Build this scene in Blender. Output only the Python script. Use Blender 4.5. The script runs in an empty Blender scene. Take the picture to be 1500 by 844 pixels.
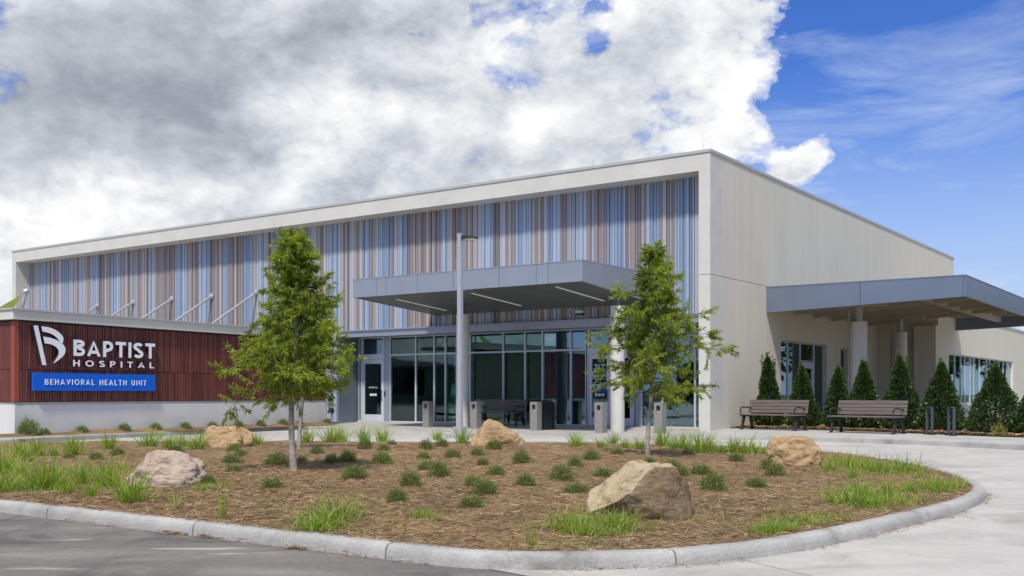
import bpy, math, random
import numpy as np
from mathutils import Vector, noise as mnoise
random.seed(7)
rng = np.random.default_rng(7)
PI = math.pi
scene = bpy.context.scene
COL = scene.collection

# ------------------------------------------------------------------ camera
F = 1541.0; HZ = 577.0; CH = 1.2            # focal length in photo px, horizon row, camera height
cam_d = bpy.data.cameras.new('camera'); cam = bpy.data.objects.new('camera', cam_d)
COL.objects.link(cam); scene.camera = cam
cam.location = (0, 0, CH); cam.rotation_euler = (PI/2, 0, 0)
cam_d.sensor_width = 36; cam_d.lens = F/1500*36; cam_d.shift_y = (HZ-422)/1500
cam_d.clip_end = 3000; cam_d.clip_start = 0.1

def ground(px, py, z=0.0):
    Y = (CH-z)*F/(py-HZ)
    return ((px-750)/F*Y, Y)

# ------------------------------------------------------------------ materials
def nodes_of(m):
    m.use_nodes = True
    nt = m.node_tree; nt.nodes.clear()
    return nt
def N(nt, typ, **kw):
    n = nt.nodes.new(typ)
    for k, v in kw.items():
        if k.startswith('i_'):
            n.inputs[k[2:].replace('_', ' ')].default_value = v
        else: setattr(n, k, v)
    return n
def math_n(nt, op, a, b=None, c=None, clamp=False):
    n = nt.nodes.new('ShaderNodeMath'); n.operation = op; n.use_clamp = clamp
    for i, v in enumerate((a, b, c)):
        if v is None: continue
        if isinstance(v, (int, float)): n.inputs[i].default_value = v
        else: nt.links.new(v, n.inputs[i])
    return n.outputs[0]
def ramp(nt, fac, stops, interp='LINEAR'):
    r = nt.nodes.new('ShaderNodeValToRGB'); r.color_ramp.interpolation = interp
    e = r.color_ramp.elements
    while len(e) < len(stops): e.new(0.5)
    for i, (p, c) in enumerate(stops):
        e[i].position = p; e[i].color = (*c, 1) if len(c) == 3 else c
    nt.links.new(fac, r.inputs[0]); return r.outputs[0]
def noise_n(nt, vec, scale, detail=4, rough=.55, dist=0):
    n = N(nt, 'ShaderNodeTexNoise'); n.inputs['Scale'].default_value = scale
    n.inputs['Detail'].default_value = detail; n.inputs['Roughness'].default_value = rough
    n.inputs['Distortion'].default_value = dist
    if vec is not None: nt.links.new(vec, n.inputs['Vector'])
    return n.outputs['Fac']
def mapping(nt, vec, scale=(1,1,1), rot=(0,0,0)):
    n = N(nt, 'ShaderNodeMapping'); n.inputs['Scale'].default_value = scale
    n.inputs['Rotation'].default_value = rot
    nt.links.new(vec, n.inputs['Vector']); return n.outputs[0]
def mixc(nt, fac, a, b, mode='MIX'):
    n = N(nt, 'ShaderNodeMix', data_type='RGBA', blend_type=mode)
    for sock, v in ((n.inputs[0], fac), (n.inputs[6], a), (n.inputs[7], b)):
        if isinstance(v, (int, float)): sock.default_value = v
        elif isinstance(v, tuple): sock.default_value = (*v, 1) if len(v) == 3 else v
        else: nt.links.new(v, sock)
    return n.outputs[2]
def hexlin(r, g, b):
    f = lambda c: (c/255/12.92) if c/255 <= .04045 else ((c/255+.055)/1.055)**2.4
    return (f(r), f(g), f(b))

MATS = {}
def pm(name, base, rough=.6, var=.12, scale=3, stretch=(1,1,1), bump=0, bscale=60, metallic=0, spec=.5, tint=None, fine=.0, fscale=80, mottle=None):
    """generic procedural surface: base colour with two sizes of soft variation and a bump"""
    m = bpy.data.materials.new(name); nt = nodes_of(m); MATS[name] = m
    out = N(nt, 'ShaderNodeOutputMaterial'); p = N(nt, 'ShaderNodeBsdfPrincipled')
    nt.links.new(p.outputs[0], out.inputs[0])
    tc = N(nt, 'ShaderNodeTexCoord').outputs['Object']
    v = mapping(nt, tc, stretch)
    f = noise_n(nt, v, scale, 5, .6)
    lo = tuple(c*(1-var) for c in base); hi = tuple(min(1, c*(1+var)) for c in (tint or base))
    col = ramp(nt, f, [(.3, lo), (.7, hi)])
    if fine:
        f2 = noise_n(nt, tc, fscale, 3, .6)
        g = ramp(nt, f2, [(.3, (1-fine,)*3), (.7, (1+fine,)*3)])
        col = mixc(nt, 1.0, col, g, 'MULTIPLY')
    if mottle:
        f3 = noise_n(nt, v, mottle[1], 6, .65)
        k = ramp(nt, f3, [(mottle[2], (0,0,0)), (mottle[2]+.12, (1,1,1))])
        k = math_n(nt, 'MULTIPLY', k, mottle[3])
        col = mixc(nt, k, col, mottle[0])
    nt.links.new(col, p.inputs['Base Color'])
    p.inputs['Roughness'].default_value = rough; p.inputs['Metallic'].default_value = metallic
    p.inputs['Specular IOR Level'].default_value = spec
    if bump:
        b = N(nt, 'ShaderNodeBump'); b.inputs['Strength'].default_value = bump; b.inputs['Distance'].default_value = .02
        nt.links.new(noise_n(nt, v, bscale, 5, .65), b.inputs['Height']); nt.links.new(b.outputs[0], p.inputs['Normal'])
    return m

def leaf_mat(name, c1, c2, trans=.45, rough=.5):
    m = bpy.data.materials.new(name); nt = nodes_of(m); MATS[name] = m
    out = N(nt, 'ShaderNodeOutputMaterial'); p = N(nt, 'ShaderNodeBsdfPrincipled')
    t = N(nt, 'ShaderNodeBsdfTranslucent'); mx = N(nt, 'ShaderNodeMixShader'); mx.inputs[0].default_value = trans
    oi = N(nt, 'ShaderNodeTexCoord').outputs['Object']
    f = noise_n(nt, oi, 9, 3, .6)
    col = ramp(nt, f, [(.32, c1), (.68, c2)])
    nt.links.new(col, p.inputs['Base Color'])
    nt.links.new(mixc(nt, 1.0, col, (1.1, 1.25, .55), 'MULTIPLY'), t.inputs[0])
    p.inputs['Roughness'].default_value = rough
    nt.links.new(p.outputs[0], mx.inputs[1]); nt.links.new(t.outputs[0], mx.inputs[2]); nt.links.new(mx.outputs[0], out.inputs[0])
    return m

def glass_mat(name, tint, trans, ior=1.75):
    m = bpy.data.materials.new(name); nt = nodes_of(m); MATS[name] = m
    out = N(nt, 'ShaderNodeOutputMaterial')
    g = N(nt, 'ShaderNodeBsdfGlossy'); g.inputs['Roughness'].default_value = .015; g.inputs['Color'].default_value = (.66, .90, .86, 1) if 'blue' not in name else (.72, .92, 1, 1)
    t = N(nt, 'ShaderNodeBsdfTransparent'); t.inputs[0].default_value = (*tint, 1)
    fr = N(nt, 'ShaderNodeFresnel'); fr.inputs[0].default_value = ior
    tc = N(nt, 'ShaderNodeTexCoord').outputs['Object']
    b = N(nt, 'ShaderNodeBump'); b.inputs['Strength'].default_value = .035; b.inputs['Distance'].default_value = .05
    nt.links.new(noise_n(nt, tc, .9, 2), b.inputs['Height']); nt.links.new(b.outputs[0], g.inputs['Normal'])
    k = math_n(nt, 'MULTIPLY_ADD', fr.outputs[0], 1.25, trans, clamp=True)
    mx = N(nt, 'ShaderNodeMixShader'); nt.links.new(k, mx.inputs[0])
    nt.links.new(t.outputs[0], mx.inputs[1]); nt.links.new(g.outputs[0], mx.inputs[2]); nt.links.new(mx.outputs[0], out.inputs[0])
    return m

def emit_mat(name, col, s):
    m = bpy.data.materials.new(name); nt = nodes_of(m); MATS[name] = m
    out = N(nt, 'ShaderNodeOutputMaterial'); e = N(nt, 'ShaderNodeEmission')
    e.inputs[0].default_value = (*col, 1); e.inputs[1].default_value = s
    nt.links.new(e.outputs[0], out.inputs[0]); return m

def stucco(name, base):
    m = bpy.data.materials.new(name); nt = nodes_of(m); MATS[name] = m
    out = N(nt, 'ShaderNodeOutputMaterial'); p = N(nt, 'ShaderNodeBsdfPrincipled'); nt.links.new(p.outputs[0], out.inputs[0])
    tc = N(nt, 'ShaderNodeTexCoord').outputs['Object']
    streak = noise_n(nt, mapping(nt, tc, (1.1, 1.1, .06)), 2.2, 5, .62)
    blot = noise_n(nt, tc, .45, 5, .6)
    grain = noise_n(nt, tc, 28, 4, .7)
    s = math_n(nt, 'ADD', math_n(nt, 'MULTIPLY', streak, .45), math_n(nt, 'MULTIPLY', blot, .35))
    s = math_n(nt, 'ADD', s, math_n(nt, 'MULTIPLY', grain, .2))
    col = ramp(nt, s, [(.34, tuple(c*.90 for c in base)), (.5, base), (.66, tuple(c*1.05 for c in base))])
    nt.links.new(col, p.inputs['Base Color']); p.inputs['Roughness'].default_value = .85
    b = N(nt, 'ShaderNodeBump'); b.inputs['Strength'].default_value = .25; b.inputs['Distance'].default_value = .01
    nt.links.new(grain, b.inputs['Height']); nt.links.new(b.outputs[0], p.inputs['Normal'])
    return m

stucco('stucco', (.61, .575, .475))
stucco('stucco_white', (.60, .60, .585))
pm('coping_metal', (.42, .42, .40), .45, .06, 2)
pm('fascia_paint', (.56, .55, .50), .6, .07, 1.2, fine=.03)
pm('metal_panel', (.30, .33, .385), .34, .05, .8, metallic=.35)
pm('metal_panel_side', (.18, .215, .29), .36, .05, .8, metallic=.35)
pm('metal_panel_shaded', (.16, .19, .235), .4, .06, .8, metallic=.3)  # panel grey with the shade of the entrance recess put into the colour
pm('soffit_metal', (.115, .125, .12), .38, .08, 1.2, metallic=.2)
pm('joint_dark', (.03, .03, .035), .8)
pm('clad_taupe', (0.255, 0.220, 0.226), .55, .07, .7, stretch=(4,4,.3))
pm('clad_brown', (0.197, 0.168, 0.168), .55, .07, .7, stretch=(4,4,.3))
pm('clad_tan', (0.360, 0.325, 0.302), .55, .07, .7, stretch=(4,4,.3))
pm('clad_light', (0.383, 0.389, 0.429), .55, .07, .7, stretch=(4,4,.3))
pm('clad_blue', (0.215, 0.284, 0.394), .5, .07, .7, stretch=(4,4,.3))
pm('clad_pale_blue', (0.313, 0.383, 0.493), .5, .07, .7, stretch=(4,4,.3))
pm('slat_dark', (.10, .030, .025), .5, .25, 1.5, stretch=(3,3,.6), fine=.1, fscale=30)
pm('slat_warm', (.19, .060, .042), .5, .2, 1.5, stretch=(3,3,.6), fine=.1, fscale=30)
pm('slat_burgundy', (.150, .043, .034), .5, .2, 1.5, stretch=(3,3,.6), fine=.1, fscale=30)
pm('slat_back', (.022, .009, .009), .8)
pm('trim_orange', (.27, .058, .028), .5, .1, 2)
pm('alum', (.56, .59, .65), .35, .04, 3, metallic=.15)
pm('alum_dark', (.22, .24, .28), .35, .05, 3, metallic=.35)
pm('galv_pole', (.46, .47, .50), .4, .05, 4, metallic=.4)
pm('column_paint', (.55, .54, .50), .6, .06, 2, fine=.03)
pm('steel_tan', (.40, .385, .33), .6, .08, 2)
pm('shade_cloth', (.50, .58, .52), .9, .06, 2, fine=.06, fscale=150)
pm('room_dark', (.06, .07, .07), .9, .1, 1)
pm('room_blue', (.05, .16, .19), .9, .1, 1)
pm('bollard_grey', (.23, .225, .215), .75, .1, 8, bump=.15)
pm('black_metal', (.022, .024, .028), .45, .1, 5)
pm('charcoal_metal', (.05, .06, .07), .45, .1, 5)
pm('bench_wood', (.135, .108, .096), .6, .28, 3, stretch=(.6, 12, 12), fine=.12)
pm('sign_white', (.80, .81, .84), .45, .02, 3)
pm('sign_edge', (.03, .03, .045), .6)
pm('sign_blue', (.002, .115, .62), .55, .04, 3, spec=.25)
pm('kerb_concrete', (.36, .355, .34), .85, .2, 1.7, bump=.4, bscale=45, fine=.16, fscale=55, mottle=((.11,.11,.105), 1.1, .56, .7))
pm('walk_concrete', (.38, .37, .345), .85, .14, .8, bump=.15, bscale=60, fine=.08, fscale=30, mottle=((.22,.22,.21), .5, .56, .6))
pm('bark', (.30, .27, .23), .9, .35, 9, stretch=(1,1,2.5), bump=.6, bscale=18, mottle=((.36,.35,.31), 6, .55, .8))
pm('twig', (.10, .075, .05), .9, .2, 9)
pm('shrub_twig', (.06, .045, .03), .9, .2, 9)
pm('yellow_fabric', (.45, .48, .08), .7, .1, 3)
pm('far_wall', (.16, .23, .20), .8, .1, .3)
pm('car_white', (.7, .7, .7), .25, .02, 3); pm('car_grey', (.12, .13, .15), .25, .02, 3)
pm('car_glass', (.01, .012, .015), .08, .02, 3); pm('tyre', (.015, .015, .015), .8)
pm('blue_disc', (.02, .15, .6), .5)
emit_mat('soffit_lamp', (1, .98, .93), .2)
glass_mat('window_glass', (.55, .70, .66), .03, 1.6)
glass_mat('window_glass_blue', (.45, .62, .66), .10)

leaf_mat('oak_leaf', (.22, .28, .028), (.36, .42, .05), .5)
leaf_mat('oak_leaf_pale', (.30, .37, .04), (.43, .48, .07), .45)
leaf_mat('oak_leaf_dark', (.075, .12, .016), (.14, .19, .024), .4)
leaf_mat('shrub_leaf', (.11, .15, .04), (.25, .29, .09), .3)
leaf_mat('shrub_leaf_pale', (.15, .21, .045), (.25, .32, .07), .3)
leaf_mat('holly_leaf', (.028, .062, .018), (.065, .115, .032), .25, .4)
leaf_mat('holly_tip', (.06, .10, .022), (.11, .16, .03), .25)
leaf_mat('grass_blade', (.13, .22, .02), (.25, .36, .05), .4)
leaf_mat('grass_bright', (.26, .38, .035), (.40, .50, .09), .45)
leaf_mat('grass_dry', (.27, .20, .10), (.40, .30, .16), .3)
leaf_mat('golden_leaf', (.30, .25, .03), (.42, .33, .06), .3)
pm('straw_a', (.33, .215, .105), .85, .3, 6); pm('straw_b', (.19, .125, .062), .85, .3, 6)
pm('straw_c', (.46, .34, .20), .85, .25, 6); pm('straw_d', (.065, .035, .021), .9, .3, 6)

def rock_mat(name, base, vein, dark, sc=1.0, thr=.55):
    m = bpy.data.materials.new(name); nt = nodes_of(m); MATS[name] = m
    out = N(nt, 'ShaderNodeOutputMaterial'); p = N(nt, 'ShaderNodeBsdfPrincipled'); nt.links.new(p.outputs[0], out.inputs[0])
    tc = N(nt, 'ShaderNodeTexCoord').outputs['Object']
    big = noise_n(nt, tc, 2.4*sc, 6, .65, .8)
    lay = noise_n(nt, mapping(nt, tc, (1.2, 1.2, 4), (.35, .3, 0)), 4*sc, 6, .7, .6)
    grain = noise_n(nt, tc, 45, 5, .7)
    c = ramp(nt, big, [(.33, dark), (.45, base), (.60, base), (.72, vein)])
    c2 = ramp(nt, lay, [(.36, (.55,.5,.46)), (.5, (1,1,1)), (.7, (1.12,1.1,1.08))])
    c = mixc(nt, .85, c, c2, 'MULTIPLY')
    g = ramp(nt, grain, [(.25, (.72,.7,.68)), (.6, (1.06,1.06,1.06))])
    c = mixc(nt, .8, c, g, 'MULTIPLY')
    nt.links.new(c, p.inputs['Base Color']); p.inputs['Roughness'].default_value = .88
    b = N(nt, 'ShaderNodeBump'); b.inputs['Strength'].default_value = .7; b.inputs['Distance'].default_value = .03
    h = math_n(nt, 'ADD', math_n(nt, 'MULTIPLY', lay, .8), math_n(nt, 'MULTIPLY', grain, .6))
    nt.links.new(h, b.inputs['Height']); nt.links.new(b.outputs[0], p.inputs['Normal'])
rock_mat('rock_tan', (.43, .305, .165), (.58, .48, .34), (.26, .155, .075))
rock_mat('rock_cream', (.43, .35, .22), (.52, .46, .35), (.24, .16, .085))
rock_mat('rock_pink', (.45, .36, .285), (.60, .51, .44), (.30, .20, .155), 1.2)
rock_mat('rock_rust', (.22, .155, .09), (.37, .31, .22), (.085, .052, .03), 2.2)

# asphalt
def asphalt():
    m = bpy.data.materials.new('asphalt'); nt = nodes_of(m); MATS['asphalt'] = m
    out = N(nt, 'ShaderNodeOutputMaterial'); p = N(nt, 'ShaderNodeBsdfPrincipled'); nt.links.new(p.outputs[0], out.inputs[0])
    tc = N(nt, 'ShaderNodeTexCoord').outputs['Object']
    big = noise_n(nt, mapping(nt, tc, (.5, 1.6, 1), (0, 0, -.5)), .9, 6, .6, .6)
    grain = noise_n(nt, tc, 95, 5, .85)
    streak = noise_n(nt, mapping(nt, tc, (.35, 2.6, 1), (0, 0, -.12)), 1.5, 5, .6)
    c = ramp(nt, big, [(.3, (.105, .100, .094)), (.5, (.165, .155, .145)), (.7, (.25, .232, .21))])
    c = mixc(nt, .9, c, ramp(nt, grain, [(.25, (.45,.45,.45)), (.7, (1.4,1.38,1.35))]), 'MULTIPLY')
    mid = noise_n(nt, tc, 22, 5, .75)
    c = mixc(nt, .8, c, ramp(nt, mid, [(.3, (.72,.72,.72)), (.65, (1.15,1.14,1.12))]), 'MULTIPLY')
    st = noise_n(nt, tc, .55, 4, .7, 1.2)
    c = mixc(nt, .8, c, ramp(nt, st, [(.40, (.62,.61,.60)), (.47, (1,1,1)), (.6, (1.12,1.1,1.06))]), 'MULTIPLY')
    k = ramp(nt, streak, [(.62, (0,0,0)), (.67, (1,1,1))])
    c = mixc(nt, math_n(nt, 'MULTIPLY', k, .6), c, (.50, .47, .42))
    nt.links.new(c, p.inputs['Base Color']); p.inputs['Roughness'].default_value = .85
    b = N(nt, 'ShaderNodeBump'); b.inputs['Strength'].default_value = .4; b.inputs['Distance'].default_value = .01
    nt.links.new(grain, b.inputs['Height']); nt.links.new(b.outputs[0], p.inputs['Normal'])
asphalt()
def concrete_road():
    m = bpy.data.materials.new('concrete_road'); nt = nodes_of(m); MATS['concrete_road'] = m
    out = N(nt, 'ShaderNodeOutputMaterial'); p = N(nt, 'ShaderNodeBsdfPrincipled'); nt.links.new(p.outputs[0], out.inputs[0])
    tc = N(nt, 'ShaderNodeTexCoord').outputs['Object']
    big = noise_n(nt, mapping(nt, tc, (.8, 1.2, 1), (0, 0, .15)), .7, 7, .68, .8)
    brush = noise_n(nt, mapping(nt, tc, (1.2, 30, 1), (0, 0, .1)), 1.5, 3, .6)
    grain = noise_n(nt, tc, 90, 4, .75)
    c = ramp(nt, big, [(.28, (.32, .31, .285)), (.5, (.43, .415, .385)), (.72, (.52, .505, .47))])
    c = mixc(nt, .8, c, ramp(nt, brush, [(.3, (.95,.95,.95)), (.7, (1.03,1.03,1.03))]), 'MULTIPLY')
    c = mixc(nt, .8, c, ramp(nt, grain, [(.25, (.82,.82,.82)), (.7, (1.1,1.1,1.1))]), 'MULTIPLY')
    st = noise_n(nt, tc, .8, 5, .7, 1)
    c = mixc(nt, .7, c, ramp(nt, st, [(.34, (.70,.68,.65)), (.44, (1,1,1))]), 'MULTIPLY')
    br = N(nt, 'ShaderNodeTexBrick'); br.offset = 0
    nt.links.new(mapping(nt, tc, (1,1,1), (0, 0, -.42)), br.inputs['Vector'])
    br.inputs['Scale'].default_value = 1; br.inputs['Mortar Size'].default_value = .010; br.inputs['Brick Width'].default_value = 4.6; br.inputs['Row Height'].default_value = 4.2
    c = mixc(nt, math_n(nt, 'MULTIPLY', br.outputs['Fac'], .75), c, (.13, .125, .115))
    nt.links.new(c, p.inputs['Base Color']); p.inputs['Roughness'].default_value = .8
    b = N(nt, 'ShaderNodeBump'); b.inputs['Strength'].default_value = .2; b.inputs['Distance'].default_value = .01
    nt.links.new(brush, b.inputs['Height']); nt.links.new(b.outputs[0], p.inputs['Normal'])
concrete_road()
def mulch():
    m = bpy.data.materials.new('mulch'); nt = nodes_of(m); MATS['mulch'] = m
    out = N(nt, 'ShaderNodeOutputMaterial'); p = N(nt, 'ShaderNodeBsdfPrincipled'); nt.links.new(p.outputs[0], out.inputs[0])
    tc = N(nt, 'ShaderNodeTexCoord').outputs['Object']
    a = noise_n(nt, mapping(nt, tc, (9, 60, 20), (0, 0, .5)), 1, 5, .7, 1.5)
    b_ = noise_n(nt, mapping(nt, tc, (60, 9, 20), (0, 0, .3)), 1, 5, .7, 1.5)
    big = noise_n(nt, tc, .8, 5, .6)
    f = math_n(nt, 'MULTIPLY', math_n(nt, 'ADD', a, b_), .5)
    c = ramp(nt, f, [(.34, (.06, .035, .020)), (.47, (.17, .108, .052)), (.58, (.275, .182, .090)), (.7, (.42, .32, .18))])
    c = mixc(nt, .9, c, ramp(nt, big, [(.3, (.66,.62,.58)), (.5, (1,1,1)), (.68, (1.4,1.36,1.2))]), 'MULTIPLY')
    nt.links.new(c, p.inputs['Base Color']); p.inputs['Roughness'].default_value = .95
    b = N(nt, 'ShaderNodeBump'); b.inputs['Strength'].default_value = .8; b.inputs['Distance'].default_value = .03
    nt.links.new(f, b.inputs['Height']); nt.links.new(b.outputs[0], p.inputs['Normal'])
mulch()
pm('field_grass', (.07, .10, .03), .95, .3, .3, fine=.2)

# ------------------------------------------------------------------ mesh builder
class MB:
    def __init__(s): s.v = []; s.f = []; s.m = []
    def quad(s, *p, mi=0):
        b = len(s.v); s.v += [tuple(q) for q in p]; s.f.append(tuple(range(b, b+len(p)))); s.m.append(mi)
    def hexa(s, c, mi=0):
        """8 corners: bottom ring 0-3 counter-clockwise, top ring 4-7"""
        b = len(s.v); s.v += [tuple(q) for q in c]
        for f in ((3,2,1,0),(4,5,6,7),(0,1,5,4),(1,2,6,5),(2,3,7,6),(3,0,4,7)):
            s.f.append(tuple(b+i for i in f)); s.m.append(mi)
    def box(s, x0, x1, y0, y1, z0, z1, mi=0):
        if x0 > x1: x0, x1 = x1, x0
        if y0 > y1: y0, y1 = y1, y0
        s.hexa([(x0,y0,z0),(x1,y0,z0),(x1,y1,z0),(x0,y1,z0),(x0,y0,z1),(x1,y0,z1),(x1,y1,z1),(x0,y1,z1)], mi)
    def prism(s, poly, z0, z1, mi=0):
        n = len(poly); b = len(s.v)
        s.v += [(x, y, z0) for x, y in poly] + [(x, y, z1) for x, y in poly]
        s.f.append(tuple(b+i for i in reversed(range(n)))); s.m.append(mi)
        s.f.append(tuple(b+n+i for i in range(n))); s.m.append(mi)
        for i in range(n):
            j = (i+1) % n; s.f.append((b+i, b+j, b+n+j, b+n+i)); s.m.append(mi)
    def prism_xz(s, poly, y0, y1, mi=0, mside=None):
        n = len(poly); b = len(s.v)
        s.v += [(x, y0, z) for x, z in poly] + [(x, y1, z) for x, z in poly]
        s.f.append(tuple(b+i for i in range(n))); s.m.append(mi)
        s.f.append(tuple(b+n+i for i in reversed(range(n)))); s.m.append(mi)
        for i in range(n):
            j = (i+1) % n; s.f.append((b+i, b+n+i, b+n+j, b+j)); s.m.append(mi if mside is None else mside)
    def tube(s, pts, rad, n=12, mi=0, caps=True):
        pts = [Vector(p) for p in pts]
        if isinstance(rad, (int, float)): rad = [rad]*len(pts)
        b = len(s.v); prev = None
        for i, p in enumerate(pts):
            d = (pts[min(i+1, len(pts)-1)] - pts[max(i-1, 0)]).normalized()
            a = (prev if prev is not None else (Vector((0,0,1)) if abs(d.z) < .9 else Vector((1,0,0))))
            x = (a - d*a.dot(d)).normalized(); prev = x; y = d.cross(x)
            for k in range(n):
                t = 2*PI*k/n; s.v.append(tuple(p + (x*math.cos(t)+y*math.sin(t))*rad[i]))
        for i in range(len(pts)-1):
            for k in range(n):
                a0 = b+i*n+k; a1 = b+i*n+(k+1) % n
                s.f.append((a0, a1, a1+n, a0+n)); s.m.append(mi)
        if caps:
            s.f.append(tuple(b+k for k in reversed(range(n)))); s.m.append(mi)
            e = b+(len(pts)-1)*n; s.f.append(tuple(e+k for k in range(n))); s.m.append(mi)
    def build(s, name, mats, parent=None, smooth=False, bevel=0, loc=None, rotz=0):
        me = bpy.data.meshes.new(name); me.from_pydata(s.v, [], s.f)
        if isinstance(mats, str): mats = [mats]
        for q in mats: me.materials.append(MATS[q])
        me.polygons.foreach_set('material_index', s.m)
        if smooth: me.polygons.foreach_set('use_smooth', [True]*len(s.f))
        me.update()
        o = bpy.data.objects.new(name, me); COL.objects.link(o)
        if parent is not None: o.parent = parent
        if loc is not None: o.location = loc
        o.rotation_euler.z = rotz
        if bevel:
            b = o.modifiers.new('bevel', 'BEVEL'); b.width = bevel; b.segments = 2; b.limit_method = 'ANGLE'; b.angle_limit = math.radians(40)
        if smooth:
            try: me.set_sharp_from_angle(angle=math.radians(40))
            except Exception: pass
        return o

def np_mesh(name, V, Fq, mats, midx=None, parent=None, smooth=False):
    """numpy verts (n,3) and faces (m,k) all of the same size"""
    me = bpy.data.meshes.new(name); k = Fq.shape[1]; m = Fq.shape[0]
    me.vertices.add(len(V)); me.vertices.foreach_set('co', V.astype(np.float32).ravel())
    me.loops.add(m*k); me.loops.foreach_set('vertex_index', Fq.astype(np.int32).ravel())
    me.polygons.add(m); me.polygons.foreach_set('loop_start', (np.arange(m)*k).astype(np.int32))
    me.polygons.foreach_set('loop_total', np.full(m, k, np.int32))
    for q in mats: me.materials.append(MATS[q])
    if midx is not None: me.polygons.foreach_set('material_index', midx.astype(np.int32))
    if smooth: me.polygons.foreach_set('use_smooth', np.ones(m, bool))
    me.update(calc_edges=True); me.validate()
    o = bpy.data.objects.new(name, me); COL.objects.link(o)
    if parent is not None: o.parent = parent
    return o

def empty(name, loc=(0,0,0), rotz=0):
    o = bpy.data.objects.new(name, None); COL.objects.link(o); o.location = loc; o.rotation_euler.z = rotz
    o.empty_display_size = .3; return o
def tag(o, label=None, cat=None, group=None, kind=None):
    if label: o['label'] = label
    if cat: o['category'] = cat
    if group: o['group'] = group
    if kind: o['kind'] = kind
    return o
def struct(o, label=None, cat=None):
    o['kind'] = 'structure'
    if label: o['label'] = label
    if cat: o['category'] = cat
    return o
def copy_tree(o, parent=None):
    c = o.copy(); COL.objects.link(c)
    if parent is not None: c.parent = parent
    for ch in list(o.children): copy_tree(ch, c)
    return c

# ================================================================== WORLD, SUN
SUN_AZ = math.radians(193)      # clockwise from +Y
SUN_EL = math.radians(56)
sd = Vector((math.sin(SUN_AZ)*math.cos(SUN_EL), math.cos(SUN_AZ)*math.cos(SUN_EL), math.sin(SUN_EL)))
sun_d = bpy.data.lights.new('sun', 'SUN'); sun = bpy.data.objects.new('sun', sun_d); COL.objects.link(sun)
sun_d.energy = 3.0; sun_d.angle = math.radians(5.0); sun_d.color = (1, .935, .83)
sun.rotation_euler = sd.to_track_quat('Z', 'Y').to_euler(); sun.location = (-20, -30, 40)

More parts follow.
